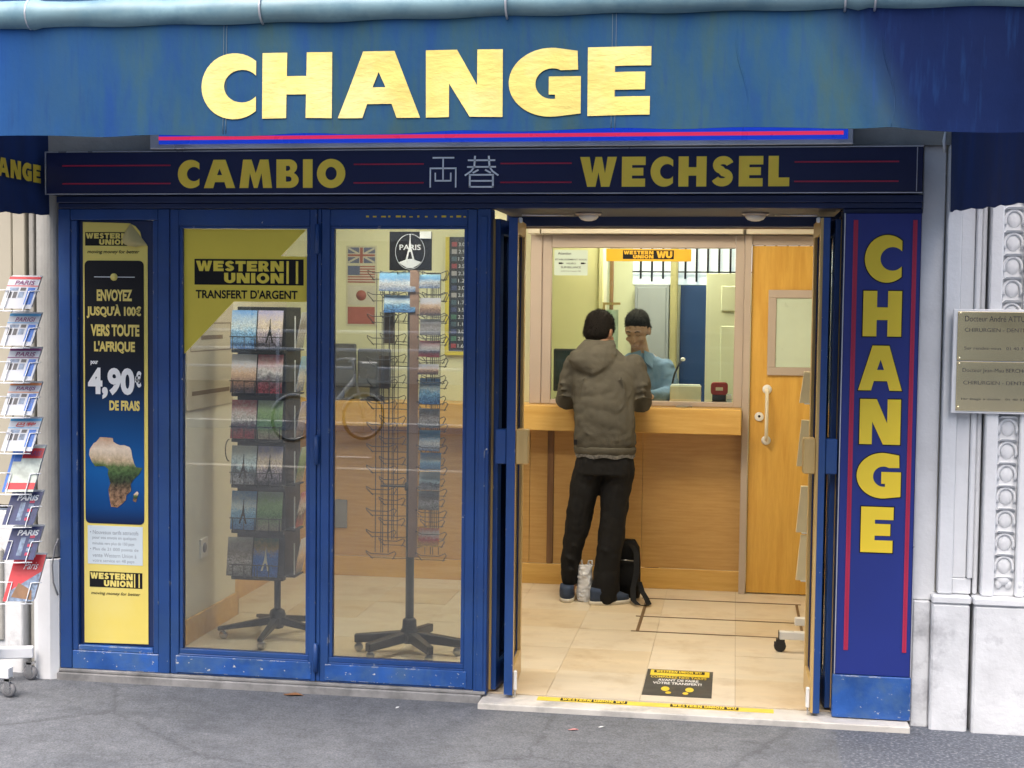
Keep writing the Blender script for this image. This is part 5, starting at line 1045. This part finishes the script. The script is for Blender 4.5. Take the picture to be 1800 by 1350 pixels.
for ln in ([(.13, .36), (.17, .31)], [(.10, .27), (.15, .245)], [(.11, .20), (.16, .185)], [(.30, .33), (.38, .30)], [(.30, .20), (.39, .17)], [(.28, .10), (.37, .12)], [(.33, .70), (.42, .74)], [(.20, .70), (.27, .74)]):
    yb = 2.0 if ln[0][1] > .6 else 2.012 if ln[0][0] < .2 else 1.985
    mb.tube([(ln[0][0], yb+.012, ln[0][1]), ((ln[0][0]+ln[1][0])/2, yb, (ln[0][1]+ln[1][1])/2), (ln[1][0], yb+.012, ln[1][1])], [.004, .013, .004], 8)
mb.loft([(.326, 2.05, .012, .088, .075), (.328, 2.05, .06, .086, .074)], 16)
organic('trousers', mb, m_trouser, cu, .008, 2, .014, .10)
def shoe(t, c, ang):
    M_ = Matrix.Translation(c) @ Matrix.Rotation(ang, 4, 'Z')
    u = MB(); u.loft([(0, .03, .022, .044, .122), (0, .028, .05, .045, .118), (0, -.005, .075, .043, .085), (0, -.03, .098, .040, .055)], 20, 2.4); u.xf(lambda p: M_ @ p); sh = part('shoe', u, m_denim, t)
    s_ = MB(); s_.loft([(0, .032, .0, .046, .126), (0, .032, .024, .048, .130)], 22, 2.4); s_.xf(lambda p: M_ @ p); part('sole', s_, m_sole, sh, 0)
    l_ = MB(); l_.tube([(-.02, .05, .075), (.0, .055, .08), (.02, .05, .075)], .004, 6).tube([(-.02, .075, .064), (.0, .08, .068), (.02, .075, .064)], .004, 6); l_.xf(lambda p: M_ @ p); part('laces', l_, m_white, sh)
shoe(cu, (.102, 2.10, 0), R(6)); shoe(cu, (.33, 2.03, 0), R(-62))
# ---- clerk behind the glass
ck = thing('person', 'clerk in a light blue shirt looking down behind the counter glass', 'person', (.47, 3.05, 0))
mb = MB(); MH2 = head(mb, Vector((.425, 3.0, 1.575)), R(-14), R(26), 1.0)
limb(mb, [(.43, 3.03, 1.52), (.445, 3.06, 1.40)], [.05, .062]); mb.loft([(.46, 3.08, .85, .14, .09), (.46, 3.08, 1.0, .14, .095), (.46, 3.07, 1.2, .16, .10), (.455, 3.07, 1.36, .15, .08), (.45, 3.06, 1.42, .08, .06)])
limb(mb, [(.61, 3.06, 1.32), (.625, 3.0, 1.16), (.53, 2.80, 1.16)], [.048, .04, .03]); limb(mb, [(.31, 3.06, 1.32), (.285, 3.0, 1.16), (.38, 2.80, 1.16)], [.048, .04, .03])
hand(mb, (.53, 2.79, 1.16), (-.3, -1, -.1), (0, 0, -1), (-1, .3, 0)); hand(mb, (.38, 2.79, 1.16), (.3, -1, -.1), (0, 0, -1), (1, .3, 0))
limb(mb, [(.38, 3.09, .88), (.38, 3.09, .48), (.38, 3.10, .06)], [.085, .06, .045]); limb(mb, [(.54, 3.09, .88), (.54, 3.09, .48), (.54, 3.10, .06)], [.085, .06, .045])
organic('body', mb, m_skin2, ck, .006, 2)
mb = MB(); mb.ell((0, .018, .046), (.080, .097, .082), 18, 12); mb.ell((0, .055, -.010), (.076, .055, .070), 14, 10); mb.ell((.01, -.046, .090), (.056, .036, .022), 12, 8); mb.ell((.070, .018, .012), (.013, .034, .036), 10, 8); mb.ell((-.070, .018, .012), (.013, .034, .036), 10, 8); mb.xf(lambda p: MH2 @ p); hr = organic('hair', mb, m_hair, ck, .008, 3, .008, .02); part('hair_strands', strands(MB(), MH2, [((0, .018, .046), (.080, .097, .082)), ((0, .055, -.010), (.076, .055, .070)), ((.01, -.046, .090), (.056, .036, .022))], 1800, .009, 4), m_hair, hr)
for sx in (-1, 1):
    e = MB().ell((sx*.030, -.080, .004), (.013, .006, .008), 10, 6); e.xf(lambda p: MH2 @ p); part('eyelid', e, m_skin2, ck)
    e = MB().tube([(sx*.019, -.084, .0), (sx*.03, -.0875, -.002), (sx*.042, -.082, .0)], .0018, 6); e.xf(lambda p: MH2 @ p); part('eyelash', e, m_black, ck)
    e = MB().tube([(sx*.014, -.092, .026), (sx*.03, -.092, .031), (sx*.046, -.084, .026)], [.003, .004, .002], 6); e.xf(lambda p: MH2 @ p); part('eyebrow', e, m_hair, ck)
mb = MB(); mb.loft([(.46, 3.08, .86, .155, .105), (.46, 3.08, 1.05, .160, .110), (.458, 3.075, 1.2, .178, .115), (.455, 3.07, 1.33, .180, .10), (.45, 3.065, 1.385, .14, .085), (.442, 3.06, 1.43, .075, .068)], 20, 2.3)
limb(mb, [(.60, 3.06, 1.325), (.632, 3.03, 1.24), (.640, 2.99, 1.165), (.575, 2.87, 1.16), (.54, 2.81, 1.16)], [.072, .066, .062, .052, .044]); limb(mb, [(.315, 3.06, 1.325), (.285, 3.03, 1.24), (.275, 2.99, 1.165), (.335, 2.87, 1.16), (.37, 2.81, 1.16)], [.072, .066, .062, .052, .044])
shr = organic('shirt', mb, m_shirt, ck, .009, 2, .016, .07)
part('collar', MB().add([(.385, 3.00, 1.425), (.425, 2.945, 1.325), (.468, 2.95, 1.375), (.45, 2.98, 1.445)], [(0, 1, 2, 3)]).add([(.47, 2.98, 1.445), (.478, 2.95, 1.375), (.530, 2.955, 1.330), (.530, 3.02, 1.42)], [(0, 1, 2, 3)]), m_shirt, shr)
mb = MB(); mb.loft([(.46, 3.085, .87, .15, .10), (.46, 3.085, .78, .165, .11)], 16); limb(mb, [(.38, 3.09, .80), (.38, 3.09, .48), (.38, 3.10, .06)], [.09, .07, .055]); limb(mb, [(.54, 3.09, .80), (.54, 3.09, .48), (.54, 3.10, .06)], [.09, .07, .055]); organic('trousers', mb, m_trouser, ck, .012, 3)
for x in (.38, .54): shoe(ck, (x, 3.06, 0), R(180))
# ---- bags at the customer's feet
bg_ = thing('shoulder_bag', 'black nylon shoulder bag standing on the floor by the customer', 'bag', (.42, 2.24, 0))
mb = MB(); mb.loft([(.40, 2.25, .004, .115, .055), (.40, 2.25, .03, .122, .062), (.40, 2.25, .22, .118, .060), (.402, 2.25, .30, .110, .050), (.405, 2.25, .345, .08, .035)], 22, 3.2); part('body', mb, m_bagblack, bg_)
part('front_pocket', MB().loft([(.43, 2.18, .02, .085, .022), (.43, 2.175, .10, .088, .028), (.432, 2.18, .22, .083, .022), (.432, 2.185, .235, .07, .014)], 16, 3.2), m_bagblack, bg_)
part('top_flap', MB().hexa([(.26, 2.21, .30), (.30, 2.20, .29), (.27, 2.26, .31), (.31, 2.26, .30), (.27, 2.22, .335), (.33, 2.21, .335), (.28, 2.26, .345), (.33, 2.26, .345)]), m_bagblack, bg_, .008)
part('zip', MB().tube([(.38, 2.148, .236), (.43, 2.144, .24), (.49, 2.150, .236)], .003, 5), m_metal, bg_)
part('strap', MB().sheet([[Vector(p)+Vector((dx, 0, dz)) for dx, dz in ((-.016, 0), (.016, .002))] for p in ((.47, 2.20, .32), (.50, 2.15, .28), (.505, 2.10, .18), (.49, 2.06, .09), (.495, 2.02, .03), (.525, 1.99, .012), (.57, 1.985, .008), (.585, 2.02, .012), (.565, 2.06, .04), (.54, 2.09, .07), (.52, 2.12, .12))]), m_bagblack, bg_)
pbg = thing('plastic_bag', 'crumpled white plastic bag standing between the shoes of the customer', 'bag', (.205, 2.1, 0))
mb = MB(); mb.loft([(.208, 2.10, .0, .048, .045), (.208, 2.10, .05, .054, .05), (.206, 2.10, .12, .050, .045), (.205, 2.10, .18, .046, .04), (.208, 2.10, .215, .050, .03)], 18, 2.6); organic('bag_body', mb, m_plasticbag, pbg, .006, 1, .016, .025)
for dx in (-.03, .03): part('handle', MB().tube([(.205+dx-.012, 2.10, .205), (.205+dx-.008, 2.105, .235), (.205+dx+.010, 2.105, .237), (.205+dx+.014, 2.10, .205)], .006, 6), m_plasticbag, pbg)

# ================================================================== SMALL LITTER
m_leaf = mat('dry_brown_leaf', (.22, .10, .04), .7, var=.25, scale=60)
def scrap(name, x, y, s, m, lab, cat, ang=0, z=-.03):
    mb = MB(); pts = [(-1, 0), (-.5, .32), (.1, .42), (.7, .22), (1.1, 0), (.6, -.25), (0, -.38), (-.6, -.28)]
    g0 = [(x+s*(a*math.cos(ang)-b*math.sin(ang)), y+s*(a*math.sin(ang)+b*math.cos(ang)), z+.003+s*.25*abs(b)+s*.06*math.sin(a*4)) for a, b in pts]
    mb.add(g0+[(x, y, z+.002)], [(i, (i+1) % 8, 8) for i in range(8)]).add([(p[0], p[1], p[2]-.0012) for p in g0]+[(x, y, z+.0008)], [(i, (i+1) % 8, 8) for i in range(8)])
    solo(name, mb, m, lab, cat)
scrap('dry_leaf', -.86, -.06, .045, m_leaf, 'dry brown leaf lying under the sill of the glass doors', 'leaf', .1)
scrap('litter', .53, -.27, .014, m_paper, 'tiny white scrap on the asphalt before the doorway', 'litter', .6)
scrap('litter', -.36, -.16, .014, m_paper, 'tiny white scrap on the asphalt below the second pane', 'litter', 1.2)
scrap('sweet_wrapper', .42, -.33, .022, mat('pink_wrapper', (.5, .2, .2), .4, var=.5, scale=50), 'small pinkish wrapper dropped before the doorway', 'wrapper', .3)
cb = solo('cable', MB().tube([(-1.993, -.01, .62), (-2.006, -.02, .58), (-2.016, -.025, .50), (-2.012, -.025, .42), (-2.0, -.02, .38), (-1.996, -.012, .36)], .004, 6), m_rubber, 'short grey cable loop hanging at the edge of the blue frame', 'cable')
# ================================================================== ACROSS THE STREET (seen only as reflections in the panes)
op_ = thing('opposite_building', 'pale stone apartment building across the street', 'building', (0, -26, 0))
m_opp = mat('pale_limestone', (.72, .67, .58), .8, var=.08, scale=.6)
part('wall', MB().box(-40, 40, -29, -26, -.17, 14), m_opp, op_); m_og = mat('dark_window_glass', (.03, .035, .045), .1)
part('cornice', MB().box(-40, 40, -26, -25.6, 13.4, 14).box(-40, 40, -26, -25.7, 3.9, 4.2), m_opp, op_); part('roof', MB().prism([(-29, 14.0), (-26.2, 14.0), (-27.6, 16.2), (-29, 16.2)], -40, 40, 'x'), mat('zinc_roof', (.22, .24, .27), .4, metal=.3), op_)
wm = None
for i in range(24):
    for j in range(3):
        if wm is None: wm = part('window', MB().box(-32.0, -30.9, -25.995, -25.97, 4.6, 6.7), m_og, op_)
        else: c = wm.copy(); COL.objects.link(c); c.location = Vector(wm.location)+Vector((i*2.7, 0, j*2.75))
for i in range(12): part('shop_window', MB().box(-32+i*5.4, -28.2+i*5.4, -25.995, -25.96, .4, 3.3), mat('pale_reflector_pane', (.42, .36, .28), .4), op_)  # pane colour lightened to brighten what the brass plaque reflects
bk_ = thing('parked_bicycle', 'pale grey city bicycle standing across the street', 'bicycle', (-4.9, -13.4, -.17))
m_bike = mat('pale_grey_enamel', (.78, .79, .78), .35)
def wheel(cx):
    c = Vector((cx, -13.4, .16)); part('tyre', MB().tube([c+Vector((.31*math.cos(R(q)), 0, .31*math.sin(R(q)))) for q in range(0, 360, 15)], .02, 8, True), m_blackrub, bk_); part('rim', MB().tube([c+Vector((.285*math.cos(R(q)), 0, .285*math.sin(R(q)))) for q in range(0, 360, 15)], .010, 6, True), m_metal, bk_)
    for q in range(0, 180, 30): part('spoke', MB().tube([c+Vector((.28*math.cos(R(q)), 0, .28*math.sin(R(q)))), c-Vector((.28*math.cos(R(q)), 0, .28*math.sin(R(q))))], .003, 4), m_metal, bk_)
wheel(-5.45); wheel(-4.4)
for n, a, b, r in (('down_tube', (-4.52, .72), (-5.0, .18), .035), ('seat_tube', (-5.0, .18), (-5.14, .75), .025), ('chain_stay', (-5.0, .18), (-5.45, .16), .018), ('seat_stay', (-5.1, .6), (-5.45, .16), .014), ('fork', (-4.54, .78), (-4.4, .16), .022), ('stem', (-4.54, .78), (-4.58, .98), .02)): part(n, MB().tube([(a[0], -13.4, a[1]), (b[0], -13.4, b[1])], r, 8), m_bike, bk_)
part('handlebar', MB().tube([(-4.74, -13.66, .96), (-4.60, -13.60, .99), (-4.57, -13.4, .99), (-4.60, -13.2, .99), (-4.74, -13.14, .96)], .014, 8), m_bike, bk_); part('saddle', MB().loft([(-5.16, -13.4, .77, .12, .07), (-5.15, -13.4, .82, .14, .08)], 14), m_blackrub, bk_); part('basket', MB().box(-4.50, -4.24, -13.54, -13.26, .72, .95), m_metal, bk_, .02)
for wx in (-5.45, -4.4): part('mudguard', MB().tube([(wx+.34*math.cos(R(q)), -13.4, .16+.34*math.sin(R(q))) for q in range(20, 161, 14)], .018, 6), m_bike, bk_)

bk_.location = (-4.55, -12.9, -.17); bk_.rotation_euler = (0, 0, R(-38))
struct('road_marking', MB().box(-4.1, -3.45, -11.0, -10.88, -.17, -.166).box(2.0, 4.0, -11.0, -10.88, -.17, -.166), m_white)
struct('far_kerb', MB().box(-60, 60, -14.75, -14.5, -.45, -.04), m_stone); struct('far_pavement', MB().box(-60, 60, -26, -14.75, -.45, -.05), m_asphalt)
rl = thing('street_railing', 'white painted railing of three bars along the far pavement', 'railing', (0, -14.9, -.05))
for z in (1.34, 1.06, .78): part('rail', MB().tube([(-12, -14.9, z), (6, -14.9, z)], .025, 8), m_wirewhite, rl)
for i in range(7): part('post', MB().tube([(-12+i*3, -14.9, -.05), (-12+i*3, -14.9, 1.38)], .03, 8), m_wirewhite, rl)
